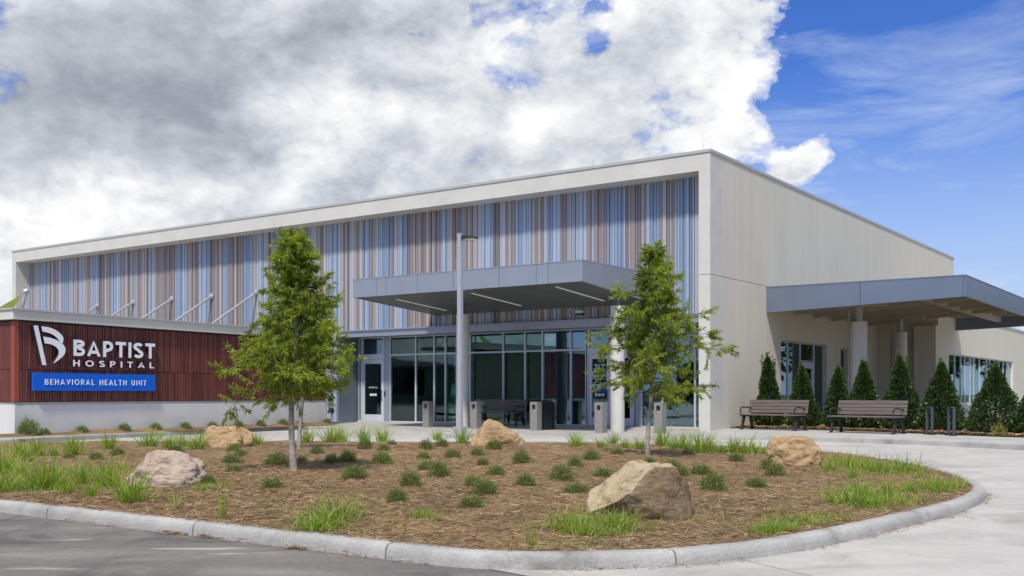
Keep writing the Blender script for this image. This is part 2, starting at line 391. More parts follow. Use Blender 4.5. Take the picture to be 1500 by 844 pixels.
def pdir(px, py):
    return Vector(((px-750)/F, 1, (HZ-py)/F)).normalized()
def make_world():
    w = bpy.data.worlds.new('World'); scene.world = w; w.use_nodes = True
    nt = w.node_tree; nt.nodes.clear()
    out = N(nt, 'ShaderNodeOutputWorld'); bg = N(nt, 'ShaderNodeBackground'); nt.links.new(bg.outputs[0], out.inputs[0])
    sky = N(nt, 'ShaderNodeTexSky', sky_type='NISHITA'); sky.sun_disc = False
    sky.sun_elevation = SUN_EL; sky.sun_rotation = SUN_AZ; sky.air_density = 1.0; sky.dust_density = .6; sky.ozone_density = 3.0
    d = N(nt, 'ShaderNodeTexCoord').outputs['Generated']
    nrm = N(nt, 'ShaderNodeVectorMath', operation='NORMALIZE'); nt.links.new(d, nrm.inputs[0]); d = nrm.outputs[0]
    # cumulus layer: large billows carrying smaller ones, placed by direction in the sky
    vv = mapping(nt, d, (1, 1, 1.55))
    wrp = N(nt, 'ShaderNodeTexNoise'); wrp.inputs['Scale'].default_value = 9; wrp.inputs['Detail'].default_value = 5
    nt.links.new(vv, wrp.inputs['Vector'])
    ws1 = N(nt, 'ShaderNodeVectorMath', operation='MULTIPLY_ADD'); nt.links.new(wrp.outputs['Color'], ws1.inputs[0])
    ws1.inputs[1].default_value = (.035, .035, .035); nt.links.new(vv, ws1.inputs[2]); vw = ws1.outputs[0]
    def density(vec, det=8):
        n1 = noise_n(nt, vec, 5.5, det, .60)
        n2 = noise_n(nt, vec, 17, det, .62)
        return math_n(nt, 'ADD', math_n(nt, 'MULTIPLY', n1, 1.25), math_n(nt, 'MULTIPLY_ADD', n2, .95, -.60))
    dens = density(vw)
    def blob(px, py, r, amp, p=1.8, sx=1.0):
        c = pdir(px, py)
        dv = N(nt, 'ShaderNodeVectorMath', operation='SUBTRACT'); nt.links.new(dw, dv.inputs[0]); dv.inputs[1].default_value = c
        dm = N(nt, 'ShaderNodeVectorMath', operation='MULTIPLY'); nt.links.new(dv.outputs[0], dm.inputs[0]); dm.inputs[1].default_value = (1/sx, 1/sx, 1)
        dp = N(nt, 'ShaderNodeVectorMath', operation='LENGTH'); nt.links.new(dm.outputs[0], dp.inputs[0])
        q = math_n(nt, 'DIVIDE', dp.outputs['Value'], r/F)
        e = math_n(nt, 'EXPONENT', math_n(nt, 'MULTIPLY', math_n(nt, 'POWER', q, p), -1.0))
        return math_n(nt, 'MULTIPLY', e, amp)
    wd = N(nt, 'ShaderNodeVectorMath', operation='MULTIPLY_ADD'); nt.links.new(wrp.outputs['Color'], wd.inputs[0])
    wd.inputs[1].default_value = (.07, .07, .07); nt.links.new(d, wd.inputs[2])
    wd2 = N(nt, 'ShaderNodeVectorMath', operation='SUBTRACT'); nt.links.new(wd.outputs[0], wd2.inputs[0]); wd2.inputs[1].default_value = (.035, .035, .035); dw = wd2.outputs[0]
    acc = dens
    for b in ((150, 120, 330, .34, 3), (640, 130, 330, .27, 3), (930, 130, 170, .26, 2), (1120, 70, 90, .32, 2), (1175, 158, 42, -.50, 2, 1.3), (1140, 205, 24, -.35, 2), (130, 330, 150, .30, 2, 1.7), (420, 60, 200, .2, 2), (1190, 218, 46, .50, 2, 1.1), (1150, 268, 26, .5, 2, 1.3), (1290, 165, 14, .45, 2, 1.), (1325, 155, 9, .4, 2, 1.2), (1060, 205, 60, .25, 2), (430, 330, 150, .25, 2, 1.5),
              (882, 14, 24, -.36, 2, 1.3), (860, 40, 22, -.40, 2), (884, 66, 18, -.36, 2, 1.2), (850, 5, 20, -.2), (735, 98, 30, -.24, 2, 1.4), (790, 25, 34, -.20, 2, 1.8), (840, 100, 30, .2, 2), (345, 292, 28, -.55, 2, 1.4), (418, 100, 24, -.36, 2), (400, 165, 28, -.34, 2), (300, 60, 20, -.2, 2), (1345, 130, 190, -.42, 2.5), (1240, 15, 60, -.4, 2), (1480, 250, 180, -.3, 2), (560, 250, 30, -.2, 2, 1.6), (1290, 300, 90, -.3, 2)):
        acc = math_n(nt, 'ADD', acc, blob(*b))
    sz = N(nt, 'ShaderNodeSeparateXYZ'); nt.links.new(d, sz.inputs[0])
    mr = N(nt, 'ShaderNodeMapRange', interpolation_type='SMOOTHSTEP'); nt.links.new(sz.outputs['Z'], mr.inputs[0]); mr.inputs[1].default_value = .42; mr.inputs[2].default_value = .62; mr.inputs[3].default_value = 0; mr.inputs[4].default_value = .16
    acc = math_n(nt, 'ADD', acc, mr.outputs[0])          # unseen cloud cover added overhead to whiten the fill light
    mask = ramp(nt, acc, [(.56, (0,0,0)), (.62, (.45,.45,.45)), (.74, (1,1,1))], 'EASE')
    off = N(nt, 'ShaderNodeVectorMath', operation='ADD'); nt.links.new(vw, off.inputs[0]); off.inputs[1].default_value = (-.02, -.01, .045)
    sh = math_n(nt, 'SUBTRACT', dens, density(off.outputs[0]))
    fine = math_n(nt, 'SUBTRACT', noise_n(nt, vw, 30, 6, .6), .5)
    grey = blob(150, 170, 190, .40, 2.4, 1.2)
    for b in ((20, 210, 120, .22, 2), (330, 120, 110, .16), (475, 62, 80, .36, 2, 1.4), (915, 150, 85, .22, 2, 1.3), (620, 40, 70, .14, 2, 1.5), (690, 225, 110, .20, 2, 1.6), (30, 20, 130, .12), (250, 60, 120, .10), (330, 330, 90, .10),
              (180, 300, 60, -.45, 2, 2.8), (60, 340, 60, -.34, 2, 2.), (430, 190, 60, -.25), (765, 168, 30, -.5, 2, 1.2), (1080, 120, 110, -.30), (540, 160, 70, -.25, 2), (390, 60, 40, -.2)):
        grey = math_n(nt, 'ADD', grey, blob(*b))
    soft = math_n(nt, 'MULTIPLY_ADD', grey, -1.0, 1.0, clamp=True)            # thick bases are smoother
    relief = math_n(nt, 'MULTIPLY', math_n(nt, 'ADD', math_n(nt, 'MULTIPLY', sh, 1.1), math_n(nt, 'MULTIPLY', fine, .30)), math_n(nt, 'MULTIPLY_ADD', soft, .8, .2))
    edge = math_n(nt, 'MULTIPLY', math_n(nt, 'SUBTRACT', acc, .95), .16)
    lightv = math_n(nt, 'ADD', relief, .80)
    lightv = math_n(nt, 'SUBTRACT', lightv, edge)
    lightv = math_n(nt, 'SUBTRACT', lightv, math_n(nt, 'MULTIPLY', grey, .80), clamp=False)
    ccol = ramp(nt, lightv, [(.0, (.165, .192, .225)), (.28, (.25, .28, .32)), (.52, (.39, .42, .465)), (.74, (.54, .56, .59)), (1.0, (.705, .705, .705))])
    # thin wisps in the blue
    wv = mapping(nt, d, (1.2, 1.2, 5.5), (.12, .1, .3))
    wsp = noise_n(nt, wv, 3.2, 7, .62, .6)
    wm = ramp(nt, wsp, [(.48, (0,0,0)), (.72, (.55,.55,.55))])
    skyc = N(nt, 'ShaderNodeMix', data_type='RGBA', blend_type='MULTIPLY'); skyc.inputs[0].default_value = 1
    nt.links.new(sky.outputs[0], skyc.inputs[6]); skyc.inputs[7].default_value = (.088*.34, .088*.58, .088*1.12, 1)
    hz = N(nt, 'ShaderNodeMapRange', interpolation_type='SMOOTHSTEP'); nt.links.new(sz.outputs['Z'], hz.inputs[0]); hz.inputs[1].default_value = .31; hz.inputs[2].default_value = .02; hz.inputs[3].default_value = 0; hz.inputs[4].default_value = .85
    s0 = mixc(nt, hz.outputs[0], skyc.outputs[2], (.40, .49, .63))
    s1 = mixc(nt, wm, s0, (.52, .58, .68))
    fin = mixc(nt, mask, s1, ccol)
    nt.links.new(fin, bg.inputs[0]); bg.inputs[1].default_value = 1.0
make_world()
scene.view_settings.view_transform = 'Standard'; scene.view_settings.look = 'None'
scene.view_settings.exposure = 0.5; scene.view_settings.gamma = 1; scene.view_settings.use_curve_mapping = False

# ================================================================== GROUND
g = MB(); g.quad((-900,-900,-.012),(900,-900,-.012),(900,900,-.012),(-900,900,-.012)); struct(g.build('ground', 'field_grass'))
g = MB(); g.quad((-90,-60,0),(90,-60,0),(90,60,0),(-90,60,0)); struct(g.build('road', 'asphalt'))

# kerb line on the outside of the drive (x, y, kerb height)
OUT = [(-60,-10,.13), (-22,9,.13), (-12.6,22.6,.13), (-11.3,26.8,.13), (-8.3,33,.12), (-6.2,35.6,.10), (-3.6,34.6,.035), (-1.2,32.2,.012), (1,30.4,.01), (3.3,28.7,.01), (5.1,27.75,.03),
       (6.3,27.15,.12), (7.9,26.1,.135), (9.6,24.3,.135), (10.9,22.0,.135), (12.0,18.8,.135), (13.2,14,.135), (14.5,4,.135), (15,-15,.135)]
INN = [(-60,20,.13), (-26,34,.13), (-13.3,27.6,.13), (-12.0,29.0,.13), (-9.0,34.4,.13), (-7.4,38,.13), (-4.2,40.3,.12), (-.4,37.7,.12), (1.4,36.4,.12), (3.4,35.0,.12), (5.6,33.4,.12),
       (6.9,32.6,.14), (8.6,31.1,.14), (10.1,29.2,.14), (11.9,25.9,.14), (14,24,.14), (20,20,.14), (30,10,.14), (40,-15,.14)]
def catmull(P, n, closed=False):
    P = np.array(P, float); out = []; m = len(P)
    rngi = range(m) if closed else range(m-1)
    for i in rngi:
        if closed: p0, p1, p2, p3 = P[(i-1) % m], P[i], P[(i+1) % m], P[(i+2) % m]
        else: p0, p1, p2, p3 = P[max(i-1,0)], P[i], P[i+1], P[min(i+2,m-1)]
        for k in range(n):
            t = k/n
            out.append(.5*((2*p1)+(-p0+p2)*t+(2*p0-5*p1+4*p2-p3)*t*t+(-p0+3*p1-3*p2+p3)*t**3))
    if not closed: out.append(P[-1])
    return np.array(out)
oc = catmull(OUT, 8); ic = catmull(INN, 8)
sw = MB(); R_ = 6
rows = []
for k in range(R_+1):
    t = k/R_
    row = []
    for a, b in zip(oc, ic):
        d = (b[:2]-a[:2]); L = max(1e-6, np.hypot(*d)); a2 = a[:2] + d/L*.16
        p = a2*(1-t)+b[:2]*t; zz = a[2]+.004 if k == 0 else a[2]*(1-t)+b[2]*t+.004
        row.append((p[0], p[1], zz))
    rows.append(row)
n_ = len(oc)
for r in rows: sw.v += r
for k in range(R_):
    for i in range(n_-1):
        sw.f.append((k*n_+i, k*n_+i+1, (k+1)*n_+i+1, (k+1)*n_+i)[::-1]); sw.m.append(0)
struct(sw.build('pavement', 'walk_concrete', smooth=True))
kb = MB()
prof = [(-.0, -.02), (.012, 1.0), (.03, 1.0), (.16, 1.0)]
ringn = 5
for i, (a, b) in enumerate(zip(oc, ic)):
    d = b[:2]-a[:2]; d = d/np.hypot(*d); h = a[2]
    for (o_, z_) in ((0, -.02), (.015, h*.8), (.04, h), (.165, h+.004), (.165, h-.03)):
        kb.v.append((a[0]+d[0]*o_, a[1]+d[1]*o_, z_))
for i in range(n_-1):
    if i % 6 == 5: pass
    for k in range(4):
        b0 = i*5+k; kb.f.append((b0, b0+5, b0+6, b0+1)[::-1]); kb.m.append(0)
struct(kb.build('kerb', 'kerb_concrete'))
# gutter line below the kerb is part of the concrete drive: one sheet from the island out
A0, A1 = Vector((-.19, 7.25)), Vector((.62, 6.35))
conc = [(-.6, 7.9), (-.19, 7.22), (.62, 6.35), (3.5, 3.2), (9, -3), (60, -58), (60, 59), (-60, 59), (-60, 24), (-22, 24), (-16, 21.5), (-13, 16.4)]
cm = MB(); cm.quad(*[(x, y, .005) for x, y in conc]); struct(cm.build('drive', 'concrete_road'))

# ------------------------------------------------------------------ island
ISL = [(-.19,7.20), (1.0,7.24), (1.9,7.75), (2.75,8.55), (3.55,9.45), (4.6,10.7), (5.45,12.1), (6.0,13.8), (6.35,16.2), (6.2,19.2), (5.0,21.6), (3.0,22.9), (0,23.6), (-4,24.0), (-9,24.2), (-12.5,22.8), (-14.3,20.4), (-13.6,17.6), (-10.8,15.0), (-8.2,13.0), (-5.3,10.75), (-3.2,9.25), (-1.5,8.05)]
isl = catmull(ISL, 10, closed=True)
ICX, ICY = -2.2, 15.2
ang = np.arctan2(isl[:,1]-ICY, isl[:,0]-ICX); rad = np.hypot(isl[:,0]-ICX, isl[:,1]-ICY)
order = np.argsort(ang); ANG = ang[order]; RAD = rad[order]
def island_R(a): return np.interp(a, ANG, RAD, period=2*PI)
def mulch_h(x, y):
    a = math.atan2(y-ICY, x-ICX); t = min(1.0, math.hypot(x-ICX, y-ICY)/float(island_R(a)))
    nz = mnoise.fractal(Vector((x*1.3, y*1.3, 0)), 1, 2, 4)*.035 + mnoise.noise(Vector((x*.45, y*.45, 3)))*.05
    return .105 + .155*(1-t**2.2) + nz*min(1, (1-t)*9)
def imulch(px, py):
    z = .15
    for _ in range(12):
        x, y = ground(px, py, z); z = .5*z+.5*mulch_h(x, y)
    return x, y, z
# inner outline normal offset for kerb
tan = np.roll(isl, -1, 0)-np.roll(isl, 1, 0); tan /= np.linalg.norm(tan, axis=1)[:,None]
nin = np.stack([-tan[:,1], tan[:,0]], 1)     # curve is counter-clockwise: inward normal
if ((isl[0]+nin[0]*.2-np.array([ICX,ICY]))**2).sum() > ((isl[0]-np.array([ICX,ICY]))**2).sum(): nin = -nin
# arc length based kerb units with thin joints
dd = np.linalg.norm(np.roll(isl,-1,0)-isl, axis=1); cum = np.concatenate([[0], np.cumsum(dd)])
TOT = cum[-1]
def on_curve(s):
    s = s % TOT; i = min(len(isl)-1, int(np.searchsorted(cum, s, side='right')-1)); t = (s-cum[i])/dd[i]
    j = (i+1) % len(isl)
    return isl[i]*(1-t)+isl[j]*t, (nin[i]*(1-t)+nin[j]*t)
KP = [(-.005, -.02), (.0, .05), (.010, .088), (.03, .106), (.06, .113), (.13, .115), (.145, .105), (.15, .02)]
NU = 27; UL = TOT/NU
kj = MB()
s_off = 1.35
for u in range(NU):
    s0 = u*UL+s_off+.007; s1 = (u+1)*UL+s_off-.007; ns = 14
    base = len(kj.v)
    for i in range(ns+1):
        p, nn = on_curve(s0+(s1-s0)*i/ns); wob = .006*mnoise.noise(Vector((p[0]*2, p[1]*2, 0)))
        for (o_, z_) in KP: kj.v.append((p[0]+nn[0]*(o_+wob), p[1]+nn[1]*(o_+wob), z_+wob*.6))
    K = len(KP)
    for i in range(ns):
        for k in range(K-1):
            a = base+i*K+k; kj.f.append((a, a+1, a+K+1, a+K)); kj.m.append(0)
    kj.f.append(tuple(base+k for k in range(K))); kj.m.append(0)
    kj.f.append(tuple(base+ns*K+k for k in reversed(range(K)))); kj.m.append(0)
struct(kj.build('island_kerb', 'kerb_concrete', smooth=True))
# mulch mound
NR, NA = 70, 360
V = np.zeros((NR*NA+1, 3)); V[0] = (ICX, ICY, mulch_h(ICX, ICY))
aa = np.linspace(-PI, PI, NA, endpoint=False); RR = island_R(aa)-.10
for r in range(NR):
    t = ((r+1)/NR)
    for k in range(NA):
        x = ICX+math.cos(aa[k])*RR[k]*t; y = ICY+math.sin(aa[k])*RR[k]*t
        V[1+r*NA+k] = (x, y, mulch_h(x, y) if r < NR-1 else .09)
Fq = []
for r in range(NR-1):
    for k in range(NA):
        a = 1+r*NA+k; b = 1+r*NA+(k+1) % NA; Fq.append((a, a+NA, b+NA, b))
for k in range(0, NA, 2): Fq.append((0, 1+k, 1+(k+1) % NA, 1+(k+2) % NA))
mo = np_mesh('mulch_bed', V, np.array(Fq), ['mulch'], smooth=True); struct(mo)

# pine straw lying on the mound: uncountable
def straw(name, pts, lmin, lmax, wid, mats=('straw_a','straw_b','straw_c','straw_d'), lift=.012, weights=(.4,.3,.18,.12)):
    n = len(pts); th = rng.uniform(0, 2*PI, n); L = rng.uniform(lmin, lmax, n); W = wid*rng.uniform(.7, 1.5, n)
    tilt = rng.normal(0, .16, n)
    d = np.stack([np.cos(th)*np.cos(tilt), np.sin(th)*np.cos(tilt), np.sin(tilt)], 1)
    s = np.stack([-np.sin(th), np.cos(th), rng.normal(0, .5, n)], 1)
    bend = rng.normal(0, .12, n)[:,None]*np.stack([-np.sin(th), np.cos(th), np.zeros(n)], 1)
    c = pts + np.array([0,0,1])*rng.uniform(0, lift, n)[:,None]
    a = c - d*(L/2)[:,None]; b = c + d*(L/2)[:,None]; mid = c + bend*L[:,None]
    w = s*(W/2)[:,None]
    V = np.stack([a-w*.6, mid-w, mid+w, a+w*.6, b-w*.4, b+w*.4], 1).reshape(-1, 3)
    i = np.arange(n)*6
    Fq = np.concatenate([np.stack([i, i+1, i+2, i+3], 1), np.stack([i+1, i+4, i+5, i+2], 1)])
    mi = rng.choice(len(mats), n, p=weights); mi = np.concatenate([mi, mi])
    return np_mesh(name, V, Fq, list(mats), mi)
def island_points(n, near=True, rmax=.985):
    out = []
    while len(out) < n:
        a = rng.uniform(-PI, PI); t = math.sqrt(rng.uniform(0, 1))*rmax; R = float(island_R(a))
        x = ICX+math.cos(a)*R*t; y = ICY+math.sin(a)*R*t
        if abs(x/y) > .53: continue
        if near and rng.uniform() > min(1, (9.0/y)**1.7): continue
        out.append((x, y, mulch_h(x, y)))
    return np.array(out)
so = straw('pine_straw', island_points(120000), .05, .14, .0032)
tag(so, 'brown pine straw mulch covering the planting island', 'pine straw', kind='stuff')
# a little spilled on the road by the kerb
sp = []
for (px, py, w, h, n) in ((255, 781, 28, 3.5, 260), (305, 786, 18, 3, 200), (440, 803, 26, 3, 260), (285, 783, 40, 2, 120)):
    for _ in range(n):
        x, y = ground(px+random.gauss(0, w/2.2), py+random.gauss(0, h/2), .0); sp.append((x, y, .006))
for s in np.arange(0, 18, .012):
    if mnoise.noise(Vector((s*.9, 0, 0))) > -.1 and random.random() < .7:
        p, nn = on_curve(s-5); o_ = -abs(random.gauss(0, .04))-.01
        sp.append((p[0]+nn[0]*o_, p[1]+nn[1]*o_, .008))
tag(straw('spilled_straw', np.array(sp), .03, .10, .004, lift=.02), 'loose straw spilled along the foot of the island kerb', 'straw litter', kind='stuff')

# ================================================================== FOLIAGE HELPERS
def unit(v): return v/np.maximum(1e-9, np.linalg.norm(v, axis=-1, keepdims=True))
def leaves(name, pos, dirs, L, W, mats, weights, parent=None, midx=None, fold=.25):
    """diamond leaves: base, two sides, tip"""
    n = len(pos); dirs = unit(dirs); r = unit(rng.normal(size=(n, 3))); side = unit(np.cross(dirs, r)); up = np.cross(side, dirs)
    L = np.asarray(L)[:,None]*np.ones((n,1)); W = np.asarray(W)[:,None]*np.ones((n,1))
    a = pos; m = pos+dirs*L*.45; t = pos+dirs*L - np.array([0,0,1])*L*.08
    V = np.stack([a, m+side*W/2+up*W*fold, t, m-side*W/2+up*W*fold], 1).reshape(-1, 3)
    i = np.arange(n)*4; Fq = np.stack([i, i+1, i+2, i+3], 1)
    if midx is None: midx = rng.choice(len(mats), n, p=weights)
    return np_mesh(name, V, Fq, list(mats), midx, parent)
def blades(name, base, lean, L, W, mats, weights, parent=None, segs=4, droop=.5):
    n = len(base); lean = np.asarray(lean); az = np.arctan2(lean[:,1], lean[:,0]); mag = np.linalg.norm(lean, axis=1)
    h = np.stack([np.cos(az), np.sin(az), np.zeros(n)], 1); s = np.stack([-np.sin(az), np.cos(az), np.zeros(n)], 1)
    tw = rng.uniform(-1.2, 1.2, n)[:,None]; s = s*np.cos(tw)+h*np.sin(tw)
    rows = []
    for k in range(segs+1):
        t = k/segs
        out = mag*t**1.0*.5 + mag*t*t*.8; up = t - droop*mag*t**2.4
        c = base + (h*out[:,None]+np.array([0,0,1])*up[:,None])*L[:,None]
        w = (W*(1-t**1.5)*.5+.0004)[:,None]
        rows.append(c-s*w); rows.append(c+s*w)
    V = np.stack(rows, 1).reshape(-1, 3); K = 2*(segs+1); i = np.arange(n)*K
    Fq = np.concatenate([np.stack([i+2*k, i+2*k+1, i+2*k+3, i+2*k+2], 1) for k in range(segs)])
    mi = np.tile(rng.choice(len(mats), n, p=weights), segs)
    return np_mesh(name, V, Fq, list(mats), mi, parent)

# ---- young oaks
def oak(loc, height, bare, prof, seed, dens, label, trunk_r=.045, lean=(0,0)):
    rd = random.Random(seed)
    root = empty('young_oak', loc); tag(root, label, 'tree', 'young oaks in the planting island')
    tb = MB(); pts = []; rs = []
    for i in range(15):
        t = i/14; pts.append((lean[0]*t+.035*math.sin(t*7+seed), lean[1]*t+.03*math.cos(t*6+seed), -.05+t*(height+.0)))
        rs.append(trunk_r*(1-t)**.75*(1+.35*math.exp(-t*28))+.004)
    tb.tube(pts, rs, 10); tr = tb.build('trunk', 'bark', root, smooth=True)
    lb = MB(); P = []; D = []
    def trunk_at(z):
        t = max(0, min(1, z/height)); i = min(13, int(t*14)); f = t*14-i
        return Vector(pts[i]).lerp(Vector(pts[i+1]), f)
    nb = int(74*dens)
    for b in range(nb):
        t = (b+rd.random())/nb; t = t**.93
        z0 = bare + (height-bare)*t*.97
        R = np.interp(t, [p[0] for p in prof], [p[1] for p in prof])*rd.choice([rd.uniform(.4,.8), rd.uniform(.75,1.05), rd.uniform(.9,1.2)])
        if rd.random() < .08: R *= 1.22
        a = b*2.399+rd.uniform(-.5, .5); el = math.radians(rd.uniform(-6, 26) + 34*t**2 - 12*(1-t)**2)
        p0 = trunk_at(z0); d = Vector((math.cos(a)*math.cos(el), math.sin(a)*math.cos(el), math.sin(el)))
        path = [p0 - Vector((0,0,.0))]; nseg = 5
        for k in range(1, nseg+1):
            w = Vector((rd.gauss(0,.05), rd.gauss(0,.05), rd.gauss(0,.04)-.02*k/nseg))*R
            path.append(p0 + d*R*k/nseg + w + Vector((0,0,.10*R*math.sin(k/nseg*PI))))
        lb.tube(path, [max(.0025, .014*R*(1-k/nseg*.85)) for k in range(nseg+1)], 5, caps=False)
        nt_ = max(3, int((4+15*R)*1.1))
        for q in range(nt_):
            s = rd.uniform(.10, 1.0)**.85; i = min(nseg-1, int(s*nseg)); f = s*nseg-i
            st = path[i].lerp(path[i+1], f)
            td = (d*rd.uniform(.2, 1)+Vector((rd.gauss(0,.7), rd.gauss(0,.7), rd.gauss(0,.5)+.05))).normalized()
            tl = rd.uniform(.10, .30)*(.75+.4*R)
            e = st+td*tl+Vector((0,0,-.03))
            lb.tube([st, st.lerp(e, .5)+Vector((0,0,.012)), e], [.003, .0022, .001], 3, caps=False)
            nl = rd.randint(40, 60)
            for _ in range(nl):
                g_ = rd.uniform(.1, 1.03)**.7; pp = st.lerp(e, min(1, g_))
                ld = td*.9+Vector((rd.gauss(0,.7), rd.gauss(0,.7), rd.gauss(-.25,.55)))
                P.append(pp); D.append(ld)
    lb.build('limbs', 'twig', root)
    P = np.array(P); D = np.array(D); n = len(P)
    # clump tone: varies slowly through the crown so there are lighter and darker sprays
    tone = np.array([mnoise.noise(Vector(p)*3.1+Vector((seed, 0, 0))) for p in P]) + rng.normal(0, .28, n)
    mi = np.where(tone > .22, 1, np.where(tone < -.34, 2, 0))
    leaves('crown', P, D, rng.uniform(.045, .092, n), rng.uniform(.008, .0135, n), ('oak_leaf','oak_leaf_pale','oak_leaf_dark'), None, root, midx=mi)
    return root
x, y, z = imulch(431, 689)
oak((x, y, z), 3.02, .92, [(0,.50), (.10,.72), (.25,.72), (.40,.58), (.55,.44), (.72,.30), (.86,.16), (1,.04)], 3, 1.2, 'young oak in front of the burgundy wall, nearer of the two close trunks', .038)
TREE_A = (x, y)
x, y, z = imulch(441, 657)
oak((x, y, z), 3.2, 1.1, [(0,.45), (.12,.85), (.35,.75), (.6,.5), (.82,.25), (1,.06)], 11, .75, 'slimmer young oak half hidden behind another, farther of the two close trunks', .034)
TREE_B = (x, y)
x, y, z = imulch(951, 669)
oak((x, y, z), 3.42, 1.0, [(0,.45), (.10,.90), (.28,.96), (.42,.76), (.55,.52), (.72,.36), (.86,.18), (1,.04)], 23, 1.15, 'young oak on the right standing before the building corner and pillar', .032, (.14, 0))
TREE_C = (x, y)

# ---- low shrubs (four shapes, shared meshes)
def shrub_proto(k, mats, wts, n=1500):
    u = unit(rng.normal(size=(n, 3))); u[:,2] = np.abs(u[:,2])*.95+.03
    lump = np.array([1+.40*mnoise.noise(Vector(p)*2.3+Vector((k*7,0,0))) for p in u])
    r = (rng.uniform(.25, 1, n)**.45)*lump*rng.choice([1,1,1,1.18], n)
    P = u*r[:,None]*np.array([.5, .5, .72]) + np.array([0,0,.02])
    D = u+rng.normal(0, .45, (n,3))+np.array([0,0,.45])
    root = empty('low_shrub')
    leaves('foliage', P, D, rng.uniform(.09, .17, n), rng.uniform(.020, .034, n), mats, wts, root)
    m = MB()
    for q in range(9):
        a = q*.7+k; m.tube([(0,0,-.1), (math.cos(a)*.12, math.sin(a)*.12, .2), (math.cos(a)*.3, math.sin(a)*.3, .42)], [.02,.014,.006], 4, caps=False)
    m.build('stem', 'shrub_twig', root)
    return root
SH_D = [shrub_proto(k, ('shrub_leaf','shrub_leaf_pale'), (.86,.14)) for k in range(3)]
SH_L = [shrub_proto(k+5, ('shrub_leaf','shrub_leaf_pale'), (.30,.70)) for k in range(2)]
shrubs = [(99,672,18),(138,674,21),(38,676,20),(170,667,20),(340,662,23,1),(352,670,20),(337,680,27),(341,692,23),(402,681,32,1),(397,716,30),(441,677,17),(463,665,20),(485,680,24),(255,664,22),(302,710,24),
 (508,676,24,1),(533,659,24),(562,660,20),(573,654,15),(559,680,28,1),(518,703,33),(623,658,21),(647,655,19),(620,672,22,1),(625,688,25),(663,672,25),(643,700,33),(600,712,32),(581,736,33),(699,667,20),(723,660,26),
 (707,683,21),(727,697,30),(765,679,28),(693,713,26,1),(710,725,35),(690,745,36),(771,713,29),(843,684,25),(866,674,25),(883,699,27),(824,704,32),(845,724,34),(904,666,20),(952,681,22),(985,687,25),(1028,695,33),(1047,719,43),
 (1109,714,31),(1137,698,31),(1125,688,24),(1080,677,24),(1010,667,18),(1000,698,24,1)]
ROCKS = {'pink boulder': (234, 716), 'tan boulder at left': (324, 656), 'boulder before the lamp post': (729, 654), 'large split boulder': (946, 762), 'rounded boulder at right': (1171, 683),
         'front oak trunk': (431, 689), 'right oak trunk': (950, 669)}
LM = {k: imulch(*v)[:2] for k, v in ROCKS.items()}
ORD = ['nearest', 'second nearest', 'third nearest', 'fourth nearest', 'fifth nearest', 'sixth nearest', 'seventh nearest', 'eighth nearest', 'ninth nearest', 'tenth nearest', 'eleventh nearest', 'twelfth nearest']
def relabel(items, what):
    """items: list of (obj, x, y). Labels by nearest landmark, side and distance order."""
    buckets = {}
    for it in items:
        o, x, y = it
        nm = min(LM, key=lambda k: (LM[k][0]-x)**2+(LM[k][1]-y)**2)
        lx, ly = LM[nm]; dx = x-lx*(y/ly); dy = y-ly
        side = 'left of' if dx < 0 and abs(dx) > abs(dy)*.55 else 'right of' if dx > 0 and abs(dx) > abs(dy)*.55 else 'behind' if dy > 0 else 'in front of'
        buckets.setdefault((nm, side, what(o)), []).append((math.hypot(x-lx, y-ly), o))
    for (nm, side, w), L in buckets.items():
        L.sort(key=lambda q: q[0])
        for i, (_, o) in enumerate(L):
            r = '' if len(L) == 1 else ', '+ORD[i]
            o['label'] = f'{w} {side} the {nm}{r}'
its = []
first = {}
for i, s in enumerate(shrubs):
    px, py, w = s[:3]; x, y, z = imulch(px, py); pale = len(s) > 3
    pr = (SH_L if pale else SH_D)[i % (2 if pale else 3)]
    if pr.name not in first: o = pr; first[pr.name] = 1
    else: o = copy_tree(pr)
    sc = w/F*y*.98; o.location = (x, y+sc*.3, z-.02); o.scale = (sc*random.uniform(.85,1.15), sc*random.uniform(.85,1.15), sc*random.uniform(.7, 1.05)); o.rotation_euler.x = random.uniform(-.15,.15); o.rotation_euler.z = random.uniform(0, 6.28)
    tag(o, None, 'shrub', 'low shrubs planted in the island'); o['_p'] = 'pale green low shrub' if pale else 'dark green low shrub'
    its.append((o, x, y))
relabel(its, lambda o: o['_p'])
for o, _, _ in its: del o['_p']

# ---- grass clumps
def grass_proto(k, n, spread, mats, wts, width=.016, droop=.5, lean=.55):
    b = rng.normal(0, spread*.28, (n, 2)); base = np.concatenate([b, np.full((n,1), -.04)], 1)
    ln = b/(spread+.01)*.9+rng.normal(0, lean*.55, (n, 2))
    return blades('grass_clump', base, ln, rng.uniform(.45, 1.08, n), width*rng.uniform(.6, 1.3, n), mats, wts, droop=droop)
GP = {'g': [grass_proto(k, 110, .42, ('grass_bright','grass_blade','grass_dry'), (.62,.33,.05), .028, .35, .45) for k in range(3)],
      'w': [grass_proto(k, 130, 1.35, ('grass_blade','grass_bright','grass_dry'), (.5,.40,.10), .04, .7, 1.1) for k in range(3)],
      'd': [grass_proto(k, 110, .55, ('grass_dry','grass_blade'), (.85,.15), .024, .6, .7) for k in range(2)],
      't': [grass_proto(k, 22, .25, ('grass_bright','grass_blade','grass_dry'), (.5,.3,.2), .03, .25, .25) for k in range(2)]}
GN = {'g': 'upright green grass tuft', 'w': 'broad green grass clump', 'd': 'dry tan grass tuft', 't': 'sparse tall grass sprig'}
